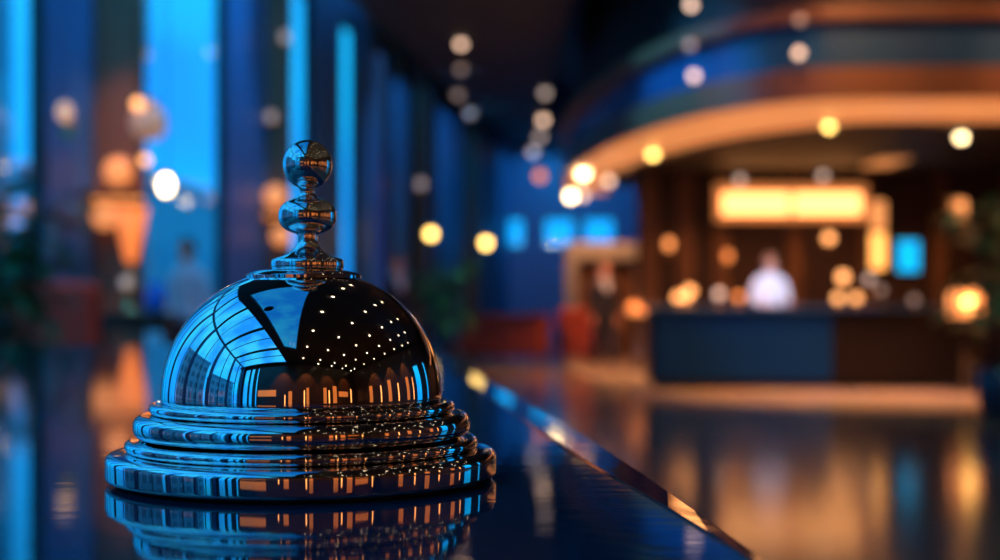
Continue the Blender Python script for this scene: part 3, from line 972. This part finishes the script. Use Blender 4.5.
# ------------------------------------------------------------------ seating
def armchair(label, loc, rz, wd, dp, seat_h, back_h, m, cat='armchair', name='armchair', cushions=1, group=None):
    t = thing(name, label, cat, loc, rz, group)
    hw, hd = wd / 2, dp / 2
    MB().box(-hw, hw, -hd, hd, 0.12, seat_h - 0.1, 0.03).build('seat_base', m, t, None, False)
    MB().box(-hw, hw, hd - 0.16, hd, seat_h - 0.1, back_h, 0.05).build('backrest', m, t)
    for s_ in (-1, 1):
        xa, xb = sorted((s_ * hw, s_ * (hw - 0.13)))
        MB().box(xa, xb, -hd, hd - 0.16, seat_h - 0.1, seat_h + 0.2, 0.04).build('armrest', m, t)
    cw = (wd - 0.26) / cushions
    for k in range(cushions):
        xa = -hw + 0.13 + k * cw
        MB().box(xa + 0.005, xa + cw - 0.005, -hd - 0.02, hd - 0.16, seat_h - 0.1, seat_h + 0.04, 0.04).build('seat_cushion', m, t)
    for sx_ in (-1, 1):
        for sy_ in (-1, 1):
            MB().lathe([(0, 0), (0.018, 0), (0.028, 0.13), (0, 0.13)], 12, (sx_ * (hw - 0.07), sy_ * (hd - 0.07), 0)).build('leg', M['dark_wood'], t)
    return t
armchair('high-backed dark red armchair at the left by the window', ((72 - 500) / F * 10.5, 10.5, 0), R(165), 0.74, 0.66, 0.45, 1.24, M['red_velvet'])
armchair('wide red sofa in the lobby right of the bell', ((505 - 500) / F * 26, 26.2, 0), R(-14), 1.55, 0.85, 0.45, 0.88, M['red_velvet'], 'sofa', 'sofa', 2)
armchair('narrow red armchair left of the suited person', ((579 - 500) / F * 25, 25.2, 0), R(10), 0.62, 0.7, 0.45, 0.98, M['red_velvet'])

# console table with lamp and vase by the brown column
CX = (136 - 500) / F * 12.4
t = thing('console_table', 'dark wooden console table below the orange cone lamp', 'table', (CX, 12.4, 0))
MB().box(-0.36, 0.36, -0.18, 0.18, 0.96, 1.0, 0.006).build('tabletop', M['dark_wood'], t)
MB().box(-0.32, 0.32, -0.14, 0.14, 0.84, 0.96).build('apron', M['dark_wood'], t)
for sx_ in (-1, 1):
    for sy_ in (-1, 1):
        MB().box(sx_ * 0.31 - 0.025, sx_ * 0.31 + 0.025, sy_ * 0.14 - 0.025, sy_ * 0.14 + 0.025, 0, 0.84).build('leg', M['dark_wood'], t)
LX = (131 - 500) / F * 12.4
zt = CAM_Z + (HOR - 208) / F * 12.4
zb = CAM_Z + (HOR - 262) / F * 12.4
t = thing('table_lamp', 'table lamp with glowing orange upturned cone shade on the console table', 'table lamp', (LX, 12.4, 1.0))
MB().lathe([(0, 0), (0.09, 0), (0.09, 0.02), (0.03, 0.04), (0.02, 0.10), (0.055, 0.15), (0.075, 0.21), (0.055, 0.27), (0.02, 0.31), (0.014, zb - 1.0), (0, zb - 1.0)], 24).build('base', M['brass'], t, None, True)
MB().lathe([(0.0, zb - 1.0), (0.045, zb - 1.0), (0.15, zt - 1.0), (0.14, zt - 1.0), (0.03, zb - 0.98), (0, zb - 0.98)], 28).build('lamp_shade', M['shade_glow'], t, None, True)
o = thing('added_globe', 'small dull beige glint globe added on the console table in front of the cone lamp', 'lamp', ((126 - 500) / F * 12.27, 12.27, 1.0))
MB().lathe([(0, 0), (0.04, 0), (0.04, 0.015), (0.012, 0.03), (0.012, 0.22), (0, 0.22)], 16).build('base', M['brass'], o, None, True)
MB().sphere((0, 0, 0.265), 0.048, 16).build('globe', M['lamp_beige_dim'], o, None, True)  # glowing globe stands in for the glint on the brass lamp base
VX = (156 - 500) / F * 12.35
t = MB().lathe([(0, 0), (0.05, 0), (0.085, 0.05), (0.10, 0.12), (0.08, 0.2), (0.045, 0.25), (0.05, 0.28), (0.04, 0.28), (0.035, 0.25), (0, 0.22)], 24).build('vase', M['blue_glass'], None, (VX, 12.35, 1.0), True)
tag(t, 'round blue glass vase at the right end of the console table', 'vase')
# lit shelf on the brown column
sh = P(116, 196, 13.2)
t = thing('wall_shelf', 'dark shelf with warm light strips on the brown column at left', 'shelf', (sh.x, 13.2, sh.z))
MB().box(-0.24, 0.30, -0.30, 0.0, -0.03, 0.03, 0.004).build('shelf_board', M['dark_wood'], t)
MB().box(-0.20, 0.26, -0.06, -0.03, 0.03, 0.05).build('light_strip', M['niche_strip'], t)
MB().box(-0.20, 0.26, -0.06, -0.03, -0.05, -0.03).build('light_strip', M['niche_strip'], t)
def shelf_globe(px, py, Y, r, m, label):
    """glowing globe added to light the column, on a short stem standing on, or hanging under, the shelf"""
    c = P(px, py, Y)
    o = thing('added_globe', label, 'lamp', c, 0, 'glow globes added at the shelves')
    MB().sphere((0, 0, 0), r, 20).build('globe', m, o, None, True)
    up = sh.z > c.z
    MB().tube([(0, 0, r * 0.9 if up else -r * 0.9), (0, 0, sh.z - c.z - (0.03 if up else -0.03))], 0.02, 8).build('stem', M['brass'], o)
    return o
shelf_globe(118, 171, 13.02, 0.13, M['globe_glow'], 'added orange glow globe standing on the shelf of the left column')
shelf_globe(105, 216, 13.02, 0.12, M['globe_glow'], 'added orange glow globe hanging under the shelf of the left column')
# same warm strip low on the second column, behind the bell knob
sh = P(275, 214, 18.0)
t = thing('wall_shelf', 'small shelf with warm light strips on the column behind the bell knob', 'shelf', (sh.x, 18.0, sh.z))
MB().box(-0.16, 0.16, -0.25, 0.0, -0.03, 0.03, 0.004).build('shelf_board', M['dark_wood'], t)
MB().box(-0.15, 0.15, -0.06, -0.03, 0.03, 0.05).build('light_strip', M['niche_strip'], t)
MB().box(-0.15, 0.15, -0.06, -0.03, -0.05, -0.03).build('light_strip', M['niche_strip'], t)

shelf_globe(275, 196, 17.78, 0.14, M['globe_glow'], 'added orange glow globe on the shelf behind the bell knob')
shelf_globe(281, 236, 17.75, 0.12, M['globe_glow'], 'added orange glow globe under the shelf behind the bell knob')
# ------------------------------------------------------------------ plants
def plant(label, loc, h, rad, n, leaf_len, leaf_w, pot_h, pot_r, seed, zlow=0.35, name='potted_plant'):
    rnd = random.Random(seed)
    t = thing(name, label, 'plant', loc)
    MB().lathe([(0, 0), (pot_r * 0.75, 0), (pot_r * 0.95, pot_h * 0.6), (pot_r, pot_h), (pot_r * 0.88, pot_h), (pot_r * 0.85, pot_h - 0.05), (0, pot_h - 0.05)], 32).build('pot', M['pot'], t, None, True)
    MB().lathe([(0, pot_h - 0.055), (pot_r * 0.84, pot_h - 0.045), (0, pot_h - 0.02)], 24).build('soil', M['soil'], t)
    trunks = MB()
    lv = MB()
    for k in range(4):
        a = 2 * PI * k / 4 + rnd.uniform(-0.4, 0.4)
        top = Vector((math.cos(a) * rad * 0.45, math.sin(a) * rad * 0.45, h * rnd.uniform(0.78, 0.95)))
        b0 = Vector((math.cos(a) * pot_r * 0.25, math.sin(a) * pot_r * 0.25, pot_h - 0.05))
        mid = b0.lerp(top, 0.5) + Vector((rnd.uniform(-.08, .08), rnd.uniform(-.08, .08), 0))
        pts = [b0, b0.lerp(mid, 0.5), mid, mid.lerp(top, 0.5), top]
        trunks.tube(pts, [0.022, 0.02, 0.016, 0.012, 0.006], 8)
        for i in range(n // 4):
            u = rnd.uniform(zlow, 1.0)
            p = b0.lerp(mid, u * 2) if u < 0.5 else mid.lerp(top, u * 2 - 1)
            aa = rnd.uniform(0, 2 * PI)
            d = Vector((math.cos(aa), math.sin(aa), rnd.uniform(-0.1, 0.9)))
            st = p + d.normalized() * rnd.uniform(0.02, rad * 0.45)
            lv.leaf(st, d, (0, 0, 1), leaf_len * rnd.uniform(0.7, 1.2), leaf_w * rnd.uniform(0.7, 1.15), rnd.uniform(0.15, 0.6))
    trunks.build('stem', M['bark'], t, None, True)
    lv.build('foliage', M['leaf'], t, None, True)
    return t
plant('dark leafy potted plant at the far left by the window', ((12 - 500) / F * 8.0, 8.0, 0), 1.85, 0.45, 150, 0.26, 0.12, 0.5, 0.22, 3)
plant('tall leafy plant in dark blue pot at the right edge', ((1004 - 500) / F * 13, 13.0, 0), 2.35, 0.5, 130, 0.34, 0.15, 0.5, 0.27, 5, 0.2)
plant('green potted plant left of the red sofa in the lobby', ((445 - 500) / F * 22.5, 22.5, 0), 1.85, 0.5, 150, 0.34, 0.15, 0.5, 0.22, 8, 0.15)

# ------------------------------------------------------------------ people
def skin_mesh(name, chains, m, parent, sub=2):
    """one continuous surface grown round connected joints; chains = lists of (point, rx, ry) sharing joints"""
    verts, radii, edges, idx = [], [], [], {}
    for ch in chains:
        prev = None
        for p, rx, ry in ch:
            key = tuple(round(c, 4) for c in p)
            if key not in idx:
                idx[key] = len(verts)
                verts.append(p)
                radii.append((rx, ry))
            i = idx[key]
            if prev is not None and prev != i:
                edges.append((prev, i))
            prev = i
    me = bpy.data.meshes.new(name)
    me.from_pydata(verts, edges, [])
    o = bpy.data.objects.new(name, me)
    COL.objects.link(o)
    sk = o.modifiers.new('skin', 'SKIN')
    sk.use_smooth_shade = True
    lay = me.skin_vertices[0].data if me.skin_vertices else None
    if lay is None:
        bm_ = bmesh.new(); bm_.from_mesh(me); bm_.verts.layers.skin.verify(); bm_.to_mesh(me); bm_.free()
        lay = me.skin_vertices[0].data
    for i, r in enumerate(radii):
        lay[i].radius = r
        lay[i].use_root = (i == 0)
    ss = o.modifiers.new('subdivision', 'SUBSURF')
    ss.levels = sub
    ss.render_levels = sub
    dg = bpy.context.evaluated_depsgraph_get()
    nm = bpy.data.meshes.new_from_object(o.evaluated_get(dg))
    nm.name = name
    o.modifiers.clear()
    o.data = nm
    nm.materials.clear()
    nm.materials.append(m)
    nm.polygons.foreach_set('use_smooth', [True] * len(nm.polygons))
    o.parent = parent
    return o

def head_shape(mb, k, z_off=0.0):
    """skull, face and ears as lofted rings; fused into the body afterwards"""
    sec = [(1.512, .018, -.080, -.035), (1.522, .034, -.094, -.015), (1.535, .045, -.099, .005), (1.552, .054, -.099, .030), (1.572, .060, -.098, .052), (1.60, .066, -.096, .074),
           (1.63, .070, -.093, .086), (1.66, .0735, -.094, .093), (1.69, .072, -.089, .091), (1.715, .062, -.072, .076), (1.733, .043, -.046, .052), (1.744, .020, -.018, .026)]
    def at(z):
        for p, q in zip(sec, sec[1:]):
            if z <= q[0]:
                u = (z - p[0]) / (q[0] - p[0])
                return [p[i] + (q[i] - p[i]) * u for i in range(1, 4)]
        return sec[-1][1:]
    rings = []
    n_z, n_a = 44, 56
    g = lambda d, w_: math.exp(-(d / w_) ** 2)
    for i in range(n_z + 1):
        z = 1.512 + (1.744 - 1.512) * i / n_z
        rx, yf, yb = at(z)
        cy_, ry = (yf + yb) / 2, (yb - yf) / 2
        row = []
        for j in range(n_a):
            t_ = 2 * PI * j / n_a
            x, y = rx * math.cos(t_), cy_ + ry * math.sin(t_)
            if y < cy_:
                nose = max(0.0, 1 - abs(z - 1.606) / 0.045) if z < 1.606 + 0.045 else 0
                nose = nose if z > 1.588 else nose * max(0, (z - 1.578) / 0.010) if z > 1.578 else 0
                y -= 0.026 * nose * g(x, .013)
                y -= 0.006 * g(x, .022) * g(z - 1.570, .008)
                y += 0.004 * g(x, .022) * g(z - 1.5635, .003)
                y += 0.011 * (g(x - .031, .013) + g(x + .031, .013)) * g(z - 1.642, .011)
                y -= 0.005 * g(abs(x) - .03, .022) * g(z - 1.664, .008)
                y -= 0.006 * g(x, .018) * g(z - 1.535, .012)
            row.append(mb.bm.verts.new((x * k, y * k, z * k)))
        rings.append(row)
    for p, q in zip(rings, rings[1:]):
        for j in range(n_a):
            m_ = (j + 1) % n_a
            mb.bm.faces.new((p[j], p[m_], q[m_], q[j]))
    mb.bm.faces.new(rings[0][::-1])
    mb.bm.faces.new(rings[-1])
    for s_ in (-1, 1):                     # ears
        pts = [Vector((s_ * (.0715 + .010 * math.sin(PI * u)) * k, (.005 + .020 * u) * k, (1.612 + .058 * u) * k)) for u in (0, .25, .5, .75, 1)]
        mb.tube(pts, [.007 * k, .011 * k, .013 * k, .013 * k, .008 * k], 10)

def fuse(o, extra, voxel):
    """merge extra geometry into o and rebuild one continuous skin"""
    bm_ = bmesh.new()
    bm_.from_mesh(o.data)
    tmp = bpy.data.meshes.new('tmp')
    bmesh.ops.recalc_face_normals(extra.bm, faces=extra.bm.faces)
    extra.bm.to_mesh(tmp)
    extra.bm.free()
    bm_.from_mesh(tmp)
    bm_.to_mesh(o.data)
    bm_.free()
    rm = o.modifiers.new('remesh', 'REMESH')
    rm.mode = 'VOXEL'
    rm.voxel_size = voxel
    sm_ = o.modifiers.new('smooth', 'SMOOTH')
    sm_.factor = 0.5
    sm_.iterations = 2
    dg = bpy.context.evaluated_depsgraph_get()
    nm = bpy.data.meshes.new_from_object(o.evaluated_get(dg))
    mats = [m_ for m_ in o.data.materials]
    o.modifiers.clear()
    o.data = nm
    nm.name = o.name
    nm.materials.clear()
    for m_ in mats:
        nm.materials.append(m_)
    nm.polygons.foreach_set('use_smooth', [True] * len(nm.polygons))
    return o

def person(label, loc, rz, height=1.75, top=None, bottom=None, hair=None, jacket=False, arms='down', stride=0.0):
    """standing figure facing -Y"""
    t = thing('person', label, 'person', loc, rz)
    k = height / 1.75
    V3 = lambda x, y, z: (x * k, y * k, z * k)
    def R_(a):
        return a * k
    J = {}
    for s_, n_ in ((-1, 'l'), (1, 'r')):
        st = stride * s_
        J[n_ + 'sho'] = V3(s_ * 0.175, 0.01, 1.378)
        if arms == 'desk':
            J[n_ + 'elb'] = V3(s_ * 0.235, -0.01, 1.12)
            J[n_ + 'wri'] = V3(s_ * 0.165, -0.27, 1.095)
            J[n_ + 'hand'] = V3(s_ * 0.145, -0.34, 1.085)
            hd = Vector((-s_ * 0.30, -0.95, -0.03)).normalized()
        else:
            J[n_ + 'elb'] = V3(s_ * 0.225, 0.035, 1.115)
            J[n_ + 'wri'] = V3(s_ * 0.225, -0.05, 0.87)
            J[n_ + 'hand'] = V3(s_ * 0.222, -0.07, 0.80)
            hd = Vector((-s_ * 0.03, -0.25, -1.0)).normalized()
        J[n_ + 'hd'] = hd
        J[n_ + 'hip'] = V3(s_ * 0.088, 0.0, 0.88)
        J[n_ + 'kne'] = V3(s_ * 0.10, -0.02 - st * 0.5, 0.49)
        J[n_ + 'ank'] = V3(s_ * 0.105, 0.03 - st, 0.085)
        J[n_ + 'ball'] = V3(s_ * 0.115, -0.10 - st, 0.035)
        J[n_ + 'toe'] = V3(s_ * 0.12, -0.17 - st, 0.03)
    pel, wai, che, uc, nb, nk = V3(0, 0, 0.93), V3(0, 0, 1.10), V3(0, -0.005, 1.28), V3(0, 0.005, 1.40), V3(0, 0.012, 1.475), V3(0, 0.008, 1.56)
    ch = [[(pel, R_(.125), R_(.09)), (wai, R_(.105), R_(.08)), (che, R_(.13), R_(.088)), (uc, R_(.09), R_(.07)), (nb, R_(.056), R_(.054)), (nk, R_(.050), R_(.052))]]
    for n_ in 'lr':
        s_ = -1 if n_ == 'l' else 1
        cl_ = V3(s_ * 0.10, 0.01, 1.412)
        ch.append([(uc, R_(.09), R_(.07)), (cl_, R_(.055), R_(.058)), (J[n_ + 'sho'], R_(.050), R_(.052)), (J[n_ + 'elb'], R_(.039), R_(.039)), (J[n_ + 'wri'], R_(.028), R_(.024)), (J[n_ + 'hand'], R_(.036), R_(.019))])
        ch.append([(pel, R_(.125), R_(.09)), (J[n_ + 'hip'], R_(.078), R_(.08)), (J[n_ + 'kne'], R_(.054), R_(.056)), (J[n_ + 'ank'], R_(.036), R_(.04)), (J[n_ + 'ball'], R_(.040), R_(.028)), (J[n_ + 'toe'], R_(.03), R_(.02))])
        hp = Vector(J[n_ + 'hand'])
        hd = J[n_ + 'hd']
        side = Vector((1, 0, 0)) if arms == 'desk' else Vector((0, 1, 0))
        side = (side - hd * side.dot(hd)).normalized()
        for f, (off, ln) in enumerate(((-0.030, .062), (-0.010, .076), (0.010, .082), (0.030, .072))):
            a = hp + side * off * k + hd * 0.035 * k
            b = a + hd * ln * 0.55 * k
            c = b + (hd + Vector((-s_ * 0.5, 0, 0) if arms != 'desk' else (0, 0, -0.4))).normalized() * ln * 0.5 * k
            ch.append([(tuple(hp), R_(.036), R_(.019)), (tuple(a), R_(.0095), R_(.0095)), (tuple(b), R_(.0085), R_(.0085)), (tuple(c), R_(.007), R_(.007))])
        ins = -side if arms != 'desk' else Vector((-s_, 0, 0))
        a = hp + (ins * 0.038 - hd * 0.012) * k
        ch.append([(tuple(hp), R_(.036), R_(.019)), (tuple(a), R_(.012), R_(.012)), (tuple(a + (ins * 0.6 + hd).normalized() * 0.045 * k), R_(.009), R_(.009))])
    body = skin_mesh('body', ch, M['skin'], t, 1)
    hm = MB()
    head_shape(hm, k)
    fuse(body, hm, 0.0058 * k)
    # upper garment
    low = 0.80 if jacket else 0.90
    up = [[(V3(0, 0, low), R_(.185), R_(.135)), (V3(0, 0, 0.95), R_(.175), R_(.128)), (wai, R_(.148), R_(.112)), (che, R_(.170), R_(.122)), (uc, R_(.11), R_(.098)), (V3(0, 0.012, 1.465), R_(.082), R_(.078)), (V3(0, 0.012, 1.49), R_(.070), R_(.068))]]
    for n_ in 'lr':
        up.append([(uc, R_(.11), R_(.098)), (V3((-1 if n_ == 'l' else 1) * 0.10, 0.01, 1.405), R_(.078), R_(.082)), (J[n_ + 'sho'], R_(.070), R_(.072)), (J[n_ + 'elb'], R_(.056), R_(.056)), (J[n_ + 'wri'], R_(.043), R_(.040))])
    garment = skin_mesh('jacket' if jacket else 'shirt', up, top, t, 2)
    MB().lathe([(.066 * k, 0), (.074 * k, .004 * k), (.068 * k, .036 * k), (.060 * k, .038 * k), (.058 * k, .002 * k), (.066 * k, 0)], 24, V3(0, 0.012, 1.478)).build('collar', M['white_cloth'] if jacket else top, garment, None, True)
    lo = [[(V3(0, 0, 1.04), R_(.138), R_(.108)), (pel, R_(.165), R_(.122))]]
    for n_ in 'lr':
        a = Vector(J[n_ + 'ank']) + Vector((0, 0, 0.02 * k))
        lo.append([(pel, R_(.165), R_(.122)), (J[n_ + 'hip'], R_(.104), R_(.108)), (J[n_ + 'kne'], R_(.076), R_(.080)), (tuple(a), R_(.060), R_(.064))])
    skin_mesh('trousers', lo, bottom, t, 2)
    for n_ in 'lr':
        an = Vector(J[n_ + 'ank'])
        skin_mesh('shoe', [[(tuple(an + Vector((0, 0.01, -0.02)) * k), R_(.05), R_(.05)), (tuple(Vector(J[n_ + 'ball']) + Vector((0, 0, 0.012))), R_(.052), R_(.042)), (tuple(Vector(J[n_ + 'toe']) + Vector((0, -0.02, 0.008))), R_(.036), R_(.03))]], M['leather'], t, 2)
    # hair: a cap over the crown and back of the head
    hb = MB()
    n1, n2 = 28, 12
    rows = []
    for i in range(n2 + 1):
        ph = i / n2
        row = []
        for j in range(n1):
            a = 2 * PI * j / n1
            front = max(0.0, -math.sin(a)) ** 0.7
            mx_ = R(112 - 52 * front)
            th = mx_ * ph
            row.append(hb.bm.verts.new(V3(0.079 * math.sin(th) * math.cos(a), 0.0 + 0.101 * math.sin(th) * math.sin(a), 1.652 + 0.100 * math.cos(th))))
        rows.append(row)
    for a_, b_ in zip(rows, rows[1:]):
        for j in range(n1):
            q = (j + 1) % n1
            hb.bm.faces.new((a_[j], a_[q], b_[q], b_[j]))
    bmesh.ops.remove_doubles(hb.bm, verts=hb.bm.verts, dist=1e-5)
    ho = hb.build('hair', hair, t, None, True)
    so = ho.modifiers.new('thickness', 'SOLIDIFY')
    so.thickness = 0.010
    so.offset = -0.4
    for s_ in (-1, 1):
        eye = MB().sphere(V3(s_ * 0.031, -0.0795, 1.642), 0.0105 * k, 14).build('eye', M['white_cloth'], t, None, True)
        MB().sphere(V3(s_ * 0.031, -0.0875, 1.642), 0.0045 * k, 10).build('iris', M['black'], eye, None, True)
    MB().tube([V3(-0.024, -0.088, 1.568), V3(-0.010, -0.0985, 1.567), V3(0, -0.1015, 1.5665), V3(0.010, -0.0985, 1.567), V3(0.024, -0.088, 1.568)], [0.002 * k, 0.005 * k, 0.0058 * k, 0.005 * k, 0.002 * k], 8).build('mouth', M['lips'], t, None, True)
    if jacket:
        f = MB()
        f.tube([V3(-0.045, -0.078, 1.455), V3(-0.004, -0.135, 1.27)], [0.020 * k, 0.016 * k], 10)
        f.tube([V3(0.045, -0.078, 1.455), V3(0.004, -0.135, 1.27)], [0.020 * k, 0.016 * k], 10)
        f.build('shirt_front', M['white_cloth'], t, None, True)
    return t
person('receptionist in a white shirt standing behind the reception desk', ((770 - 500) / F * 18.72, 18.72, 0), R(6), 1.74, M['white_cloth'], M['suit'], M['light_hair'], False, 'desk')
person('person in a dark suit standing before the lit doorway', ((604 - 500) / F * 22.3, 22.3, 0), R(20), 1.74, M['suit'], M['suit'], M['light_hair'], True, 'down', 0.10)
person('dark-haired person in a pale top by the cyan window', ((187 - 500) / F * 13.9, 13.9, 0), R(-30), 1.74, M['white_cloth'], M['suit'], M['hair'], False, 'down', 0.05)
person('person in dark clothes half hidden behind the right side of the bell', ((397 - 500) / F * 19, 19.0, 0), R(35), 1.72, M['suit'], M['suit'], M['brown_hair'], True, 'down', 0.08)

# ------------------------------------------------------------------ unseen warm glow panels added behind the photographer for the bell's reflections
def behind(x0, x1, z0, z1, m, label, name='wall_light', cat='wall light', group=None):
    t = thing(name, label, cat, ((x0 + x1) / 2, YN + 0.005, z0), 0, group)
    h = (x1 - x0) / 2
    MB().box(-h - 0.05, h + 0.05, 0.0, 0.04, 0.0, z1 - z0).build('backplate', M['bronze'], t)
    MB().box(-h, h, 0.04, 0.09, 0.05, z1 - z0 - 0.05, 0.01).build('lamp_shade', m, t)
    return t
GR = 'upright glow panels added for the bell reflections'
LB = 'upright orange glow panel added to be mirrored low on the bell dome'
for x, hw_, z1, mm in ((-0.9, .04, 2.0, 'strip_glow'), (-0.3, .2, 2.4, 'added_panel_glow'), (1.3, .05, 2.5, 'strip_glow'), (1.7, .15, 2.8, 'added_panel_glow'),
                       (3.9, .22, 2.9, 'added_panel_glow'), (4.5, .06, 2.6, 'strip_glow'), (5.4, .3, 3.2, 'added_panel_glow'), (8.7, .08, 3.0, 'strip_glow')):
    behind(x - hw_, x + hw_, 0.7, z1, M[mm], LB, group=GR)
behind(-4.35, -1.95, 1.75, 2.55, M['added_panel_glow'], 'broad orange glow panel added to be mirrored left of centre in the bell base')
behind(6.1, 7.9, 1.75, 2.55, M['added_panel_glow'], 'broad orange glow panel added to be mirrored right of centre in the bell base')
# unseen spots added to give the wood walls a warm glow
for x in (-1.2, 1.6, 4.4, 7.4):
    spot((x, YN + 1.3, CEIL - 0.08), 420, 60, (1.0, 0.36, 0.10), (0.0, -1.25, -4.0))
for y in (-3.6, -0.4, 2.6):
    spot((XR - 1.3, y, CEIL - 0.08), 480, 60, (1.0, 0.40, 0.12), (1.25, 0.0, -4.0))
for y, hw_, z1, mm in ((-4.5, .3, 3.0, 'added_panel_glow'), (-2.6, .07, 2.8, 'strip_glow'), (-1.0, .3, 3.2, 'added_panel_glow'), (0.6, .08, 2.6, 'strip_glow'), (2.6, .3, 3.0, 'added_panel_glow'), (3.9, .06, 2.8, 'strip_glow')):
    t = behind(-hw_, hw_, 0.5, z1, M[mm], 'upright orange glow panel added on the right wall, mirrored at the right of the bell dome', group='right wall glow panels added for the bell reflections')
    t.location = (XR, y, 0.5)
    t.rotation_euler = (0, 0, R(90))
